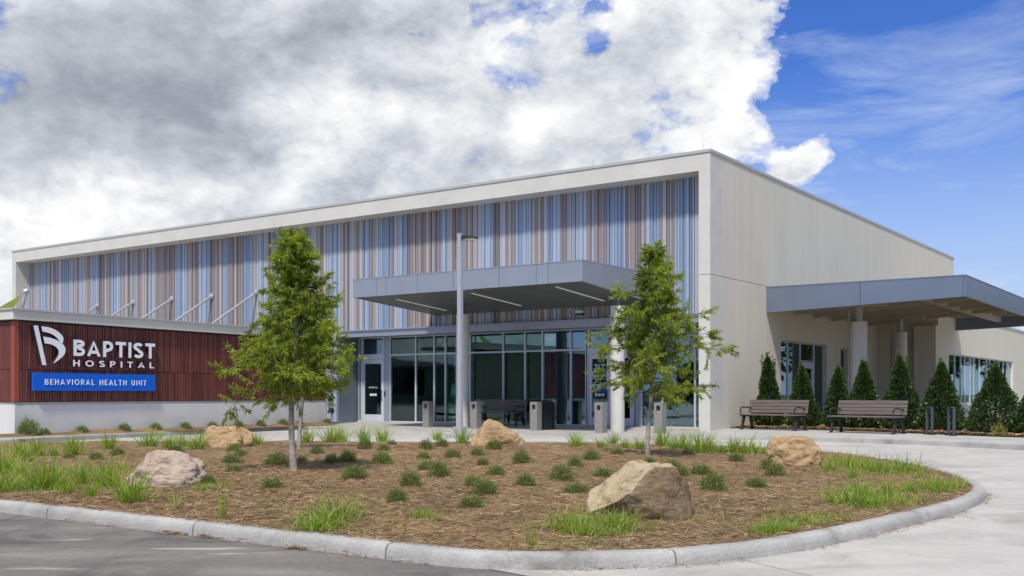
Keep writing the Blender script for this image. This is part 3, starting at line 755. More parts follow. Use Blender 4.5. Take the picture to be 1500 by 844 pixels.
grasses = [(12,694,48,'g'),(33,669,30,'g'),(56,668,30,'g'),(80,668,18,'g'),(108,667,36,'g'),(160,658,28,'g'),(217,656,32,'g'),(247,656,24,'g'),(265,654,24,'g'),(288,658,30,'g'),(377,653,24,'g'),(450,648,26,'g'),(483,648,28,'g'),(500,646,26,'g'),(533,646,26,'g'),(560,646,24,'g'),
 (62,716,50,'g'),(80,712,40,'g'),(120,708,34,'g'),(155,713,48,'g'),(133,728,28,'g'),(190,734,52,'g'),(258,744,34,'t'),(325,759,50,'t'),(15,719,24,'w'),(44,714,22,'w'),(462,775,34,'w'),(488,762,42,'w'),(640,644,18,'g'),(677,649,26,'g'),
 (833,776,36,'w'),(860,784,26,'w'),(777,797,40,'t'),(846,655,26,'g'),(897,651,20,'g'),(915,656,18,'g'),(937,658,22,'g'),(970,654,32,'g'),(1002,659,30,'g'),(1024,663,34,'g'),(988,658,20,'g'),(1060,663,18,'w'),(1095,664,26,'w'),
 (904,774,34,'w'),(885,770,22,'w'),(1127,780,20,'w'),(1150,777,16,'w'),(1230,680,22,'w'),(1258,686,22,'w'),(1290,692,24,'w'),(1325,690,26,'w'),(1239,738,34,'w'),(1273,744,26,'w'),(1308,738,24,'w'),(1365,718,26,'w'),(1395,716,20,'w'),
 (1343,712,16,'d'),(1146,752,22,'d'),(1297,714,15,'d'),(1233,760,13,'d'),(1196,742,15,'d'),(1058,782,13,'d'),(643,763,14,'d'),(818,775,16,'d'),(390,744,14,'d'),(1306,742,14,'d'),(618,757,16,'w'),(215,722,10,'w'),(298,718,12,'w'),(1215,690,22,'g'),(1248,700,20,'g'),(1300,726,26,'g'),(1262,728,30,'g'),(1330,722,22,'g'),(1222,752,16,'t'),(1175,764,18,'t'),(1350,700,24,'t'),(30,700,34,'g'),(98,722,24,'g'),(175,690,26,'t'),(3,716,36,'g'),(880,656,18,'g'),(1040,660,24,'g'),(1075,663,26,'g')]
its = []; first = {}
for i, (px, py, hpx, k) in enumerate(grasses):
    x, y, z = imulch(px, py); pr = GP[k][i % len(GP[k])]
    if pr.name not in first: o = pr; first[pr.name] = 1
    else: o = pr.copy(); COL.objects.link(o)
    h = hpx/F*y; o.location = (x, y, z); f = {'g': 1.25, 'w': 1.3, 'd': 1.0, 't': 1.1}[k]
    o.scale = (h*f, h*f, h*{'g': 1.28, 'w': 1.75, 'd': 1.1, 't': 1.2}[k]); o.rotation_euler.z = random.uniform(0, 6.28)
    tag(o, None, 'grass', 'grass tufts growing in the island'); o['_k'] = k; its.append((o, x, y))
relabel(its, lambda o: GN[o['_k']])
for o, _, _ in its: del o['_k']
# creeping weeds, uncountable
wp = []; wl = []
for (px, py, rx, ry, n) in ((300,712,40,5,500),(1190,765,90,12,1500),(1290,730,90,22,1900),(1310,692,70,8,1500),(60,712,60,12,1400),(885,778,60,10,900),(480,775,45,12,500),(820,800,120,4,200),(1090,660,50,4,500),(1000,760,35,4,250),(630,760,50,10,150),(430,790,120,10,150),(215,730,80,10,200),(1380,712,30,8,500),(150,690,60,16,250),(1225,690,40,6,500),(1130,778,45,6,500)):
    for _ in range(int(n*.55)):
        X = px+random.gauss(0, rx/2); Y = py+random.gauss(0, ry/2)
        if Y < 640: continue
        x, y, z = imulch(X, Y)
        a = math.atan2(y-ICY, x-ICX)
        if math.hypot(x-ICX, y-ICY) < float(island_R(a))-.2: wp.append((x, y, z)); wl.append(rng.uniform(.03, .09))
wp = np.array(wp); n = len(wp); wl = np.array(wl)
tag(blades('ground_cover', wp, rng.normal(0, .5, (n,2)), wl, np.full(n, .006), ('grass_blade','grass_bright','grass_dry'), (.5,.35,.15), segs=2), 'low creeping green weeds in patches on the island mulch', 'weeds', kind='stuff')

# ================================================================== BOULDERS
def boulder(px, py, wpx, hpx, mat, label, seed, planes, depth=.8, rotz=0, extra=None, mats2=None, noise_amp=.06):
    import bmesh
    x, y, z = imulch(px, py); w = wpx/F*y; h = hpx/F*y
    bm = bmesh.new(); bmesh.ops.create_icosphere(bm, subdivisions=6, radius=1)
    for v in bm.verts:
        p = v.co.copy(); 
        for (nx, ny, nz, o_) in planes:
            nn = Vector((nx, ny, nz)).normalized(); dd_ = p.dot(nn)-o_
            if dd_ > 0: p -= nn*dd_*.93
        q = p+Vector((seed*3.1, 0, 0)); p = p+mnoise.noise_vector(q*2.6)*.05
        p *= 1+noise_amp*mnoise.fractal(q*1.6, .9, 2, 5)*1.6+.03*mnoise.noise(q*6)
        rid = abs(mnoise.noise(Vector((q.x*2.2, q.y*2.2, q.z*4.5))))
        p *= 1-.018*(1-min(1, rid*6))
        v.co = p
    xs = [v.co.x for v in bm.verts]; zs = [v.co.z for v in bm.verts]
    sx = w/(max(xs)-min(xs)); x0 = (max(xs)+min(xs))/2
    zmax = max(zs); zc = -.35
    sz = h/(zmax-zc)
    for v in bm.verts:
        v.co = Vector(((v.co.x-x0)*sx, v.co.y*sx*depth, (v.co.z-zc)*sz))
        if v.co.z < -.08: v.co.z = -.08
    me = bpy.data.meshes.new('boulder'); bm.to_mesh(me); bm.free()
    me.materials.append(MATS[mat])
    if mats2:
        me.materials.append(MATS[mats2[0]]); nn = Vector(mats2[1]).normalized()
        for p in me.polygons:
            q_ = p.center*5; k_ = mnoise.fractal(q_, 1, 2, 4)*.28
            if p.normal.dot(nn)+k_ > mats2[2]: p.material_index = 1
    for p in me.polygons: p.use_smooth = True
    try: me.set_sharp_from_angle(angle=math.radians(32))
    except Exception: pass
    o = bpy.data.objects.new('boulder', me); COL.objects.link(o); o.location = (x, y+w*depth*.4, z-.01); 
    tag(o, label, 'boulder', 'boulders set in the island mulch'); return o
boulder(233, 716, 122, 56, 'rock_pink', 'pinkish grey rounded boulder at the front left of the island', 1, [(0,0,-1,.4), (.3,-.8,.5,.86), (-.8,-.3,.5,.85), (.6,0,.8,.88)], .8, noise_amp=.07)
boulder(324, 655, 83, 32, 'rock_tan', 'flat topped tan boulder at the back left of the island', 2, [(.1,0,1,.62), (0,-1,.3,.78), (-.7,-.5,.6,.74), (.8,-.3,.5,.80), (-.3,-.7,.7,.78)], .75, noise_amp=.07)
boulder(729, 655, 82, 42, 'rock_tan', 'angular tan boulder peaked at left, in front of the lamp post', 3, [(.55,-.1,.8,.50), (0,-1,.12,.55), (-.85,-.3,.55,.62), (.2,-.8,-.4,.6), (.75,-.6,.1,.75)], .7)
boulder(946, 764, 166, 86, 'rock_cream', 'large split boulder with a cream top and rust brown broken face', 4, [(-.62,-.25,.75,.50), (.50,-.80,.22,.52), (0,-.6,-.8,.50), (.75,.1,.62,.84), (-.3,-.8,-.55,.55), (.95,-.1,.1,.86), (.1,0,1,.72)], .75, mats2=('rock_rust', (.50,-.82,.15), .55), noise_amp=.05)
boulder(1171, 683, 83, 46, 'rock_tan', 'rounded ochre boulder near the right end of the island', 5, [(0,0,1,.74), (0,-1,.2,.85), (-.8,-.2,.6,.84), (.7,-.2,.7,.86)], .75, noise_amp=.08)

# ================================================================== MAIN BUILDING  (local x = along facade to the right, y = into depth)
CA, CB = .8153, .5790; CX, CY = 5.86, 31.1
ROT = -math.atan2(CB, CA)
def fu(px, v):                       # distance u to the left along a wall parallel to the front, at depth v
    r = (px-750)/F; return (CX+CB*v-r*CY-r*CA*v)/(CA+r*CB)
def fv(px, u):                       # depth along a wall running back
    r = (px-750)/F; return (r*(CY+CB*u)-CX+CA*u)/(CB-r*CA)
def bworld(u, v): return (CX-CA*u+CB*v, CY+CB*u+CA*v)
B = empty('hospital_building', (CX, CY, 0), ROT)
tag(B, 'long single storey hospital building with striped blue and taupe cladding inside a cream frame', 'building')
UL_ = fu(18, 0); FT = 8.36; FB = 7.84; PV = .78; GV = 1.85; HB, HT = 3.38, 3.63
UR = .37; ULI = UL_-.33
def bx(m, u0, u1, v0, v1, z0, z1, mi=0): m.box(-u0, -u1, v0, v1, z0, z1, mi)
BACK = 30.4
# frame (portal) walls
m = MB()
bx(m, 0, UR, 0, PV+.10, 0, 4.735); bx(m, 0, UR, 0, PV+.10, 4.75, FT)          # right jamb
bx(m, 0.006, UR-.006, .012, PV+.09, 4.70, 4.78, 1)
bx(m, ULI, UL_, 0, PV+.10, 0, FT)
bx(m, UR, ULI, 0.0, PV+.10, FB, FT)
m.build('portal_frame', ['fascia_paint', 'joint_dark'], B)
m = MB()   # right side wall in panels with fine joints; openings for the glazing
SW = .30
wins = [(fv(1144,0), fv(1211,0), .12, 3.03), (fv(1231.5,0), fv(1242,0), .9, 2.97)]
joints = [PV+.10, fv(1121.5,0), 8.0, 12.3, 20.3, 25.4, BACK]
def wall_side(m, u0, u1, v0, v1, z0, z1):  # u0 outer
    segs = [(a, b, c, d) for (a, b, c, d) in wins if a >= v0-.01 and a < v1]
    if not segs: bx(m, u0, u1, v0, v1, z0, z1); return
    cur = v0
    for (a, b, c, d) in sorted(segs):
        b = min(b, v1)
        bx(m, u0, u1, cur, a, z0, z1)
        if c > z0: bx(m, u0, u1, a, b, z0, c)
        bx(m, u0, u1, a, b, d, z1); cur = b
    bx(m, u0, u1, cur, v1, z0, z1)
# lower courses: split only at windows ; joint grooves shown by 1 cm gaps over a darker backing
ed = [PV+.10, fv(1121.5,0)]
wall_side(m, 0, SW, PV+.10, fv(1121.5,0)-.006, 0, 4.735)
wall_side(m, 0, SW, fv(1121.5,0)+.006, BACK, 0, 4.735)
for a, b in zip(joints[:-1], joints[1:]): bx(m, 0, SW, a+.006, b-.006, 4.75, FT)
bx(m, 0.012, SW-.01, PV+.12, BACK-.02, 4.70, 4.78, 1)
for j in joints[1:-1]: bx(m, .010, SW-.01, j-.02, j+.02, 3.2, FT-.02, 1)
m.build('side_wall', ['stucco', 'joint_dark'], B)
m = MB(); bx(m, SW, UL_, BACK-.3, BACK, 0, FT-.03); bx(m, UL_-.3, UL_-.01, PV+.11, BACK-.3, 0, FT-.02); m.build('rear_wall', 'stucco', B)
m = MB(); bx(m, .02, UL_-.02, .12, BACK-.02, FT-.25, FT-.05); m.build('roof', 'coping_metal', B)
m = MB()
bx(m, -.03, UL_+.03, -.03, .35, FT, FT+.085); bx(m, -.03, .35, .35, BACK+.03, FT, FT+.085); bx(m, UL_-.3, UL_+.03, .35, BACK+.03, FT, FT+.085)
m.build('coping', 'coping_metal', B)
# cladding boards
m = MB(); cl = ['clad_taupe','clad_brown','clad_tan','clad_light','clad_blue','clad_pale_blue','joint_dark']
rc = random.Random(5)
u = UR+.02; state = 'n'; left = 3
U_DN = fu(475, PV)
U_GL = fu(497, PV)
while u < ULI-.02:
    if left <= 0:
        state = 'b' if state == 'n' else 'n'
        left = rc.choice([3,4,5,7]) if state == 'b' else rc.choice([3,5,7,9,12])
    left -= 1
    w = rc.choice([.075,.09,.10,.12,.14,.17]); w = min(w, ULI-.02-u)
    if w < .03: break
    if state == 'b': mi = rc.choices([4,5,3,2], [.42,.42,.10,.06])[0]
    else: mi = rc.choices([0,1,2,3,5], [.36,.17,.26,.17,.04])[0]
    zb = HT if u < U_GL else .10
    dpt = rc.choice([.03,.045,.06])
    bx(m, u+.008, u+w-.014, PV-dpt, PV+.02, zb, FB+.0, mi); u += w
bx(m, UR+.005, ULI-.005, PV+.012, PV+.10, HT, FB, 6); bx(m, U_GL+.005, ULI-.005, PV+.013, PV+.10, .1, HT, 6)
m.build('striped_cladding', cl, B)
# header over the storefront
m = MB(); e = [UR, 4.6, 9.2, fu(600,PV), fu(563, PV), U_GL]
for a, b in zip(e[:-1], e[1:]): bx(m, a+.004, b-.004, PV-.10, PV+.08, HB, HT-.03)
bx(m, UR, U_GL, PV-.16, PV+.0, HT-.03, HT+.012)
bx(m, UR, U_GL, PV+.0, GV+.1, HB+.02, HB+.12)      # underside closing back to the glass
m.build('header_panel', 'metal_panel', B)
m = MB(); bx(m, U_GL, U_GL+.08, PV-.02, GV+.12, .08, HB+.02); 
m.build('return_panel', 'metal_panel_shaded', B)
# interior room
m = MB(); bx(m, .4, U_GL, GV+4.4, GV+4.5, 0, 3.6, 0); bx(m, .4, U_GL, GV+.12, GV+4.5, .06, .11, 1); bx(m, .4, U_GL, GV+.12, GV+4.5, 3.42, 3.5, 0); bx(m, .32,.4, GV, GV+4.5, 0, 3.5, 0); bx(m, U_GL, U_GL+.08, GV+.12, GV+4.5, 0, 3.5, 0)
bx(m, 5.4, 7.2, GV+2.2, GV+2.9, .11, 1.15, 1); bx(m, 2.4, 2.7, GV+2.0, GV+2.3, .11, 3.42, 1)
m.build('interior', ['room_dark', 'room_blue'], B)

# storefront glazing: every window a part, its pane a sub-part
TZ = 2.70; GZ0 = .12; GZ1 = 3.40; MW = .055
def window(name, u0, u1, z0, z1, glass='window_glass', shade=None, plane=GV, fr='alum', mw=MW, bars=(), parent=B):
    """framed light in a wall parallel to the front; u1 > u0"""
    w = MB(); h = mw/2
    bx(w, u0, u0+h, plane-.06, plane+.06, z0, z1); bx(w, u1-h, u1, plane-.06, plane+.06, z0, z1)
    bx(w, u0+h, u1-h, plane-.06, plane+.06, z0, z0+h); bx(w, u0+h, u1-h, plane-.06, plane+.06, z1-h, z1)
    fo = w.build(name, fr, parent)
    p = MB(); bx(p, u0+h, u1-h, plane-.008, plane+.008, z0+h, z1-h); p.build('pane', glass, fo)
    if shade is not None:
        s = MB(); bx(s, u0+h+.02, u1-h-.02, plane+.14, plane+.155, shade, z1-.02); s.build('roller_shade', 'shade_cloth', fo)
    return fo
mul = [572.5, 610, 637, 653.5, 670, 689.5, 738, 770, 795.5, 837, 859.5]
us = [fu(p, GV) for p in mul]
for i in range(len(us)-1):
    b, a = us[i], us[i+1]
    g_ = 'window_glass' if i < 8 else 'window_glass_blue'
    window('window', a, b, GZ0, TZ, g_, shade=(.35 if i < 8 else None))
    window('transom_window', a, b, TZ+.003, GZ1, g_, shade=(TZ+.02 if i < 3 else None))
ur = [fu(p, GV) for p in (940, 971, 1019)] + [UR+.0]
for i in range(3):
    window('window', ur[i+1], ur[i], GZ0, TZ, 'window_glass_blue'); window('transom_window', ur[i+1], ur[i], TZ+.003, GZ1, 'window_glass_blue')
# posts beside the doors
uD0, uD1 = fu(563, GV), fu(531.5, GV)
m = MB(); bx(m, us[0]+.002, uD0-.002, GV-.05, GV+.08, GZ0, GZ1); m.build('door_post', 'metal_panel', B)
m = MB(); bx(m, fu(940,GV)+.002, fu(931,GV)-.002, GV-.05, GV+.08, GZ0, TZ); m.build('door_post', 'metal_panel', B)
def stroke_text(mb, text, x0, z0, h, y0, y1, sw, track, mi=0, mside=None, flip=False, fit=None, wide=1.0, only=None):
    """block capitals drawn as mitred strokes"""
    def arc(cx, cz, rx, rz, a0, a1, n=10):
        return [(cx+rx*math.cos(math.radians(a0+(a1-a0)*i/n)), cz+rz*math.sin(math.radians(a0+(a1-a0)*i/n))) for i in range(n+1)]
    s = sw/2
    G = {
     'A': (.86, [[(s*.9,0),(.43,1-s*.4),(.86-s*.9,0)], [(.2,.27),(.66,.27)]]),
     'B': (.68, [[(s,0),(s,1)], [(s,1-s),(.36,1-s)]+arc(.36,.765,.235,.235-s,88,-88,8)+[(s,.53)], [(s,.53),(.39,.53)]+arc(.39,.265+s*.1,.27-s*.4,.265-s*.9,88,-88,8)+[(s,s)]]),
     'C': (.80, [arc(.45,.5,.45-s,.5-s,42,318,18)]),
     'E': (.60, [[(s,0),(s,1)], [(s,1-s),(.6,1-s)], [(s,.5),(.54,.5)], [(s,s),(.6,s)]]),
     'H': (.74, [[(s,0),(s,1)], [(.74-s,0),(.74-s,1)], [(s,.5),(.74-s,.5)]]),
     'I': (sw, [[(s,0),(s,1)]]),
     'L': (.56, [[(s,1),(s,s),(.56,s)]]),
     'N': (.78, [[(s,0),(s,1-s*.5),(.78-s,s*.5),(.78-s,1)]]),
     'O': (.98, [arc(.49,.5,.49-s,.5-s,90,450,26)]),
     'P': (.66, [[(s,0),(s,1)], [(s,1-s),(.36,1-s)]+arc(.36,.68,.30-s,.32-s,88,-88,9)+[(s,.36+s*.0)]]),
     'R': (.70, [[(s,0),(s,1)], [(s,1-s),(.38,1-s)]+arc(.38,.70,.29-s,.30-s,88,-88,9)+[(s,.40)], [(.36,.40),(.68-s*.5,0)]]),
     'S': (.64, [arc(.32,.735,.26-s*.3,.265-s,25,90,5)[0:]+arc(.32,.735,.27-s*.2,.265-s,90,255,9)+arc(.32,.27,.29-s*.4,.27-s,75,-90,9)+arc(.32,.27,.28-s*.2,.27-s,-90,-155,5)]),
     'T': (.70, [[(.35,0),(.35,1)], [(0,1-s),(.70,1-s)]]),
     'U': (.74, [[(s,1),(s,.37)]+arc(.37,.37,.37-s,.37-s,180,360,12)+[(.74-s,1)]]),
     'V': (.80, [[(s*.9,1),(.40,s*.4),(.80-s*.9,1)]]),
     ' ': (.42, [])}
    def ribbon(pts):
        out = []
        for p in pts:
            if not out or math.hypot(p[0]-out[-1][0], p[1]-out[-1][1]) > 1e-4: out.append(p)
        pts = out; Lf, Rt = [], []
        closed = math.hypot(pts[0][0]-pts[-1][0], pts[0][1]-pts[-1][1]) < 1e-3
        for i, p in enumerate(pts):
            a = pts[i-1] if i > 0 else (pts[-2] if closed else None); b = pts[i+1] if i < len(pts)-1 else (pts[1] if closed else None)
            d1 = (p[0]-a[0], p[1]-a[1]) if a else None; d2 = (b[0]-p[0], b[1]-p[1]) if b else None
            def un(d): l = math.hypot(*d); return (d[0]/l, d[1]/l)
            d1 = un(d1) if d1 else un(d2); d2 = un(d2) if d2 else d1
            n1 = (-d1[1], d1[0]); n2 = (-d2[1], d2[0]); nx, nz = n1[0]+n2[0], n1[1]+n2[1]; l = math.hypot(nx, nz) or 1
            nx, nz = nx/l, nz/l; k = s/max(.45, nx*n1[0]+nz*n1[1])
            Lf.append((p[0]+nx*k, p[1]+nz*k)); Rt.append((p[0]-nx*k, p[1]-nz*k))
        return Lf, Rt
    tot = sum(G[c][0]*wide for c in text)+track*(len(text)-1)
    kx = (fit/(tot*h)) if fit else 1
    cur = 0; eps = 0
    for ci, c in enumerate(text):
        w, st = G[c]
        for pl in (st if only is None or only == ci else []):
            Lf, Rt = ribbon(pl); eps = (eps+1) % 3
            for i in range(len(Lf)-1):
                q = [Rt[i], Rt[i+1], Lf[i+1], Lf[i]]
                poly = [(x0+(cur+a*wide)*h*kx, z0+max(0,min(1,b))*h) for a, b in q]
                mb.prism_xz(poly, y0-eps*.0006, y1, mi, mside)
        cur += w*wide+track
def storefront_door(u0, u1, label, logo=False, hand=1):
    w = MB(); st = .11; z0, z1 = GZ0+.01, TZ-.16
    bx(w, u0+.02, u0+.02+st, GV-.04, GV+.04, z0, z1); bx(w, u1-.02-st, u1-.02, GV-.04, GV+.04, z0, z1)
    bx(w, u0+.02+st, u1-.02-st, GV-.04, GV+.04, z0, z0+.26); bx(w, u0+.02+st, u1-.02-st, GV-.04, GV+.04, z1-.16, z1)
    bx(w, u0-.03, u0+.012, GV-.07, GV+.06, GZ0, GZ1); bx(w, u1-.012, u1+.03, GV-.07, GV+.06, GZ0, GZ1); bx(w, u0+.012, u1-.012, GV-.07, GV+.06, z1+.01, TZ+.03)
    d = w.build('door', 'alum', B); d['label'] = label
    p = MB(); bx(p, u0+.02+st, u1-.02-st, GV-.008, GV+.008, z0+.26, z1-.16); p.build('pane', 'window_glass_blue' if logo else 'window_glass', d)
    h = MB(); uh = u0+.02+st*.5 if hand > 0 else u1-.02-st*.5
    h.tube([(-uh, GV-.04, .95), (-uh, GV-.10, .97), (-uh, GV-.10, 1.33), (-uh, GV-.04, 1.35)], .014, 8); h.build('handle', 'black_metal', d)
    l = MB(); cu = -(u0+u1)/2
    if logo:
        stroke_text(l, 'BAPTIST', cu-.30, 1.78, .12, GV-.016, GV-.010, .16, .12, fit=.6); stroke_text(l, 'HOSPITAL', cu-.30, 1.68, .055, GV-.016, GV-.010, .14, .3, fit=.6)
    else:
        stroke_text(l, 'HOSPITAL', cu-.23, 1.42, .06, GV-.016, GV-.010, .15, .2, fit=.46)
    for kx in (-.13, 0, .13): l.box(cu+kx-.045, cu+kx+.045, GV-.016, GV-.010, 1.12, 1.21)
    l.build('door_lettering', 'sign_white', d)
    window('transom_window', u0+.015, u1-.015, TZ+.033, GZ1, 'window_glass_blue')
    return d
storefront_door(uD0, uD1, 'single glazed door at the left end of the storefront', False, 1)
window('sidelight', uD1+.032, fu(526.5, GV), GZ0, TZ, 'window_glass'); window('transom_window', uD1+.032, fu(526.5,GV), TZ+.003, GZ1)
m = MB(); bx(m, fu(526.5,GV)+.002, U_GL, GV-.03, GV+.05, GZ0, GZ1); m.build('end_panel', 'metal_panel_shaded', B)
ud = [fu(p, GV) for p in (861.5, 896, 930)]
storefront_door(ud[1]+.035, ud[0]-.035, 'glazed entrance door with white lettering beside the pillar', True, 1)
storefront_door(ud[2]+.035, ud[1]-.035, 'glazed entrance door leaf right of the pillar', False, -1)
m = MB(); bx(m, UR, U_GL, GV-.09, GV+.10, .06, GZ0); m.build('sill', 'alum', B)
m = MB(); m.box(-uD0+.06, -uD0+.11, GV-.08, GV-.05, 1.1, 1.3); m.build('card_reader', 'black_metal', B)
# wall lamp under the canopy
m = MB(); m.box(-fu(853,PV)-.14, -fu(853,PV)+.14, PV-.22, PV-.06, 3.84, 3.93); m.box(-fu(853,PV)-.12, -fu(853,PV)+.12, PV-.21, PV-.07, 3.78, 3.84, 1); m.build('wall_lamp', ['alum', 'black_metal'], B)

# ---- entrance canopy
uL, uR_, vF = fu(640, PV), 2.23, -3.56
zT, zF, zR = 4.94, 4.36, 4.03
m = MB()
def wedge(m, u0, u1, va, vb, za, zb, zt, mi=0):   # box whose bottom runs from za at va to zb at vb
    m.hexa([(-u1,va,za),(-u0,va,za),(-u0,vb,zb),(-u1,vb,zb),(-u1,va,zt),(-u0,va,zt),(-u0,vb,zt),(-u1,vb,zt)], mi)
VB = PV-.075
ft = [uR_, fu(803,vF), fu(785.5,vF), fu(731,vF), fu(676,vF), fu(664,vF), fu(612,vF), fu(565.5,vF), fu(551.5,vF), uL]
for a, b in zip(ft[:-1], ft[1:]):
    bx(m, a+.007, b-.007, vF, vF+.05, zF, zT)
sf = [vF+.05, -2.4, -1.2, 0, VB]
def zbot(v): return zF+(zR-zF)*(v-vF)/(PV-vF)
for a, b in zip(sf[:-1], sf[1:]):
    wedge(m, uR_+.002, uR_+.05, a+.006, b-.006, zbot(a), zbot(b), zT); wedge(m, uL-.05, uL-.002, a+.006, b-.006, zbot(a), zbot(b), zT)
wedge(m, uR_+.05, uL-.05, vF+.05, VB, zF+.03, zR+.035, zT-.06, 1)
wedge(m, uR_-.002, uL+.002, vF-.01, VB, zT, zT, zT+.03)
CAN = m.build('entrance_canopy', ['metal_panel', 'joint_dark'], B)
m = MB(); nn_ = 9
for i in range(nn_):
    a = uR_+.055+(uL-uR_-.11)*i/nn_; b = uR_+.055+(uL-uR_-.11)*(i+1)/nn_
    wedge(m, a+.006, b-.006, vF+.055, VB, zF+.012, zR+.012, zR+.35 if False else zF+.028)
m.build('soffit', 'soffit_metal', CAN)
for (pa, ya, pb, yb) in ((580, 439, 655, 455), (690, 430, 764, 448), (815, 420.5, 884, 441)):
    def hit(px, py):
        # ray from the camera to the sloping soffit
        for k in range(400):
            v = vF+(PV-vF)*k/400; uu_ = fu(px, v); Yw = CY+CB*uu_+CA*v; z = CH+(HZ-py)*Yw/F
            if z >= zbot(v)+.0: return uu_, v
        return fu(px, -1), -1
    a, b = hit(pa, ya), hit(pb, yb); um = (a[0]+b[0])/2
    l = MB(); va, vb = min(a[1], b[1]), max(a[1], b[1])
    va = max(va, vF+.3); vb = min(max(vb, va+2.2), VB-.3)
    l.hexa([(-um-.04,va,zbot(va)-.004),(-um+.04,va,zbot(va)-.004),(-um+.04,vb,zbot(vb)-.004),(-um-.04,vb,zbot(vb)-.004),(-um-.04,va,zbot(va)+.01),(-um+.04,va,zbot(va)+.01),(-um+.04,vb,zbot(vb)+.01),(-um-.04,vb,zbot(vb)+.01)])
    l.build('soffit_light', 'soffit_lamp', CAN)
def round_column(u, v, z0, z1, zt, r, parent=B, name='column', label=None):
    c = MB(); c.tube([(-u,v,z0), (-u,v,z1)], r, 32)
    o = c.build(name, 'column_paint', parent, smooth=True)
    if label: o['label'] = label
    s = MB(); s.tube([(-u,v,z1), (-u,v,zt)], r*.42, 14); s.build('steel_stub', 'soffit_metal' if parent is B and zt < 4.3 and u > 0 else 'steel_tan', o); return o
round_column(fu(904.5,-1.2), -1.2, 0, 3.83, zbot(-1.2)+.02, .215)
round_column(fu(677.5,-1.2), -1.2, 0, 3.83, zbot(-1.2)+.02, .215)
for px in (868, 738):
    pass
# lightning rods and a small roof vent
for px, v in ((1030, 0), (868, 0), (565, 0)):
    m = MB(); uu_ = fu(px, .15); m.tube([(-uu_, .15, FT+.08), (-uu_, .15, FT+.33)], .008, 6); m.build('lightning_rod', 'coping_metal', B)
for (uq) in (fu(706, vF+.3), fu(838, vF+.3), fu(668, vF+.3)):
    m = MB(); m.tube([(-uq, vF+.3, zT+.02), (-uq, vF+.3, zT+.42)], .008, 6); m.build('lightning_rod', 'coping_metal', CAN)
m = MB(); uv_ = fu(123, 2.5); c = (-uv_, 2.5)
m.hexa([(c[0]-.55,c[1]-.5,FT-.05),(c[0]+.55,c[1]-.5,FT-.05),(c[0]+.55,c[1]+.5,FT-.05),(c[0]-.55,c[1]+.5,FT-.05),(c[0]-.06,c[1]-.06,FT+.62),(c[0]+.06,c[1]-.06,FT+.62),(c[0]+.06,c[1]+.06,FT+.62),(c[0]-.06,c[1]+.06,FT+.62)])
m.build('roof_vent', 'coping_metal', B)
# tie rods from the cladding down to the low awning behind the burgundy wall
ends = [(143,448,133,455), (195,443,165,462), (252,438,211,465), (310,434,259,469), (376,428,313,473)]
rodz = []
for (pa, ya, pb, yb) in ends:
    ua = fu(pa, PV-.05); Yw = CY+CB*ua+CA*(PV-.05); za = CH+(HZ-ya)*Yw/F
    va = PV-.05; vb = va
    # walk out along -v at same u until px matches pb
    r = (pb-750)/F; vb = (r*(CY+CB*ua)-CX+CA*ua)/(CB-r*CA); Yb = CY+CB*ua+CA*vb; zb = CH+(HZ-yb)*Yb/F
    k = 1.25; rodz.append((ua, vb, zb))
    m = MB(); p0 = Vector((-ua, va, za)); p1 = Vector((-ua, vb, zb)); m.tube([p0, p0+(p1-p0)*k], .05, 8); 
    m.tube([(-ua, PV-.09, za), (-ua, PV-.03, za)], .13, 14); m.tube([p0+Vector((0,-.12,-.06)), p0+Vector((0,0,.0))], .09, 10); m.build('tie_rod', 'galv_pole', B)
# small wall fitting near the ground
m = MB(); uq = fu(488, PV); m.tube([(-uq, PV-.06, .55), (-uq, PV-.22, .55), (-uq, PV-.26, .45)], .05, 10); m.tube([(-uq, PV-.2, .55), (-uq, PV-.2, .72)], .03, 8); m.tube([(-uq,PV-.075,.55),(-uq,PV-.06,.55)], .12, 14); m.build('hose_connection', 'black_metal', B)

# ---- side glazing on the right wall (plane u = 0)
def side_window(v0, v1, z0, z1, u, name='window', glass='window_glass', shade=False, fr='alum', mw=.07, ins=.10):
    w = MB(); h = mw/2; x0, x1 = -u-ins-.08, -u-ins
    w.box(x0, x1, v0, v0+h, z0, z1); w.box(x0, x1, v1-h, v1, z0, z1); w.box(x0, x1, v0+h, v1-h, z0, z0+h); w.box(x0, x1, v0+h, v1-h, z1-h, z1)
    f = w.build(name, fr, B); p = MB(); xm = (x0+x1)/2; p.box(xm-.008, xm+.008, v0+h, v1-h, z0+h, z1-h); p.build('pane', glass, f)
    if shade:
        s = MB(); s.box(xm-.12, xm-.105, v0+h, v1-h, z0+h, z1-h); s.build('roller_shade', 'shade_cloth', f)
    return f
pv = [fv(p, 0) for p in (1144.5, 1158.5, 1176.5, 1196.5, 1210.5)]
side_window(pv[0], pv[1], .12, 3.02, 0, glass='window_glass_blue'); side_window(pv[1]+.002, pv[2], .12, 3.02, 0)
side_window(pv[3]+.002, pv[4], .12, 3.02, 0)
side_window(pv[2]+.002, pv[3], 2.36, 3.02, 0, 'transom_window')
w = MB(); a, b = pv[2]+.02, pv[3]-.02
for (y0_, y1_, z0_, z1_) in ((a, a+.22, .13, 2.34), (b-.22, b, .13, 2.34), (a+.22, b-.22, .13, .45), (a+.22, b-.22, 2.12, 2.34)): w.box(-.17, -.09, y0_, y1_, z0_, z1_)
sdoor = w.build('door', 'alum', B); sdoor['label'] = 'side door with a white frame and narrow glass'
p = MB(); p.box(-.138, -.122, a+.22, b-.22, .45, 2.12); p.build('pane', 'window_glass', sdoor)
h = MB(); h.tube([(-.09, a+.12, .95), (-.03, a+.12, .96), (-.03, a+.12, 1.25), (-.09, a+.12, 1.26)], .014, 8); h.build('handle', 'black_metal', sdoor)
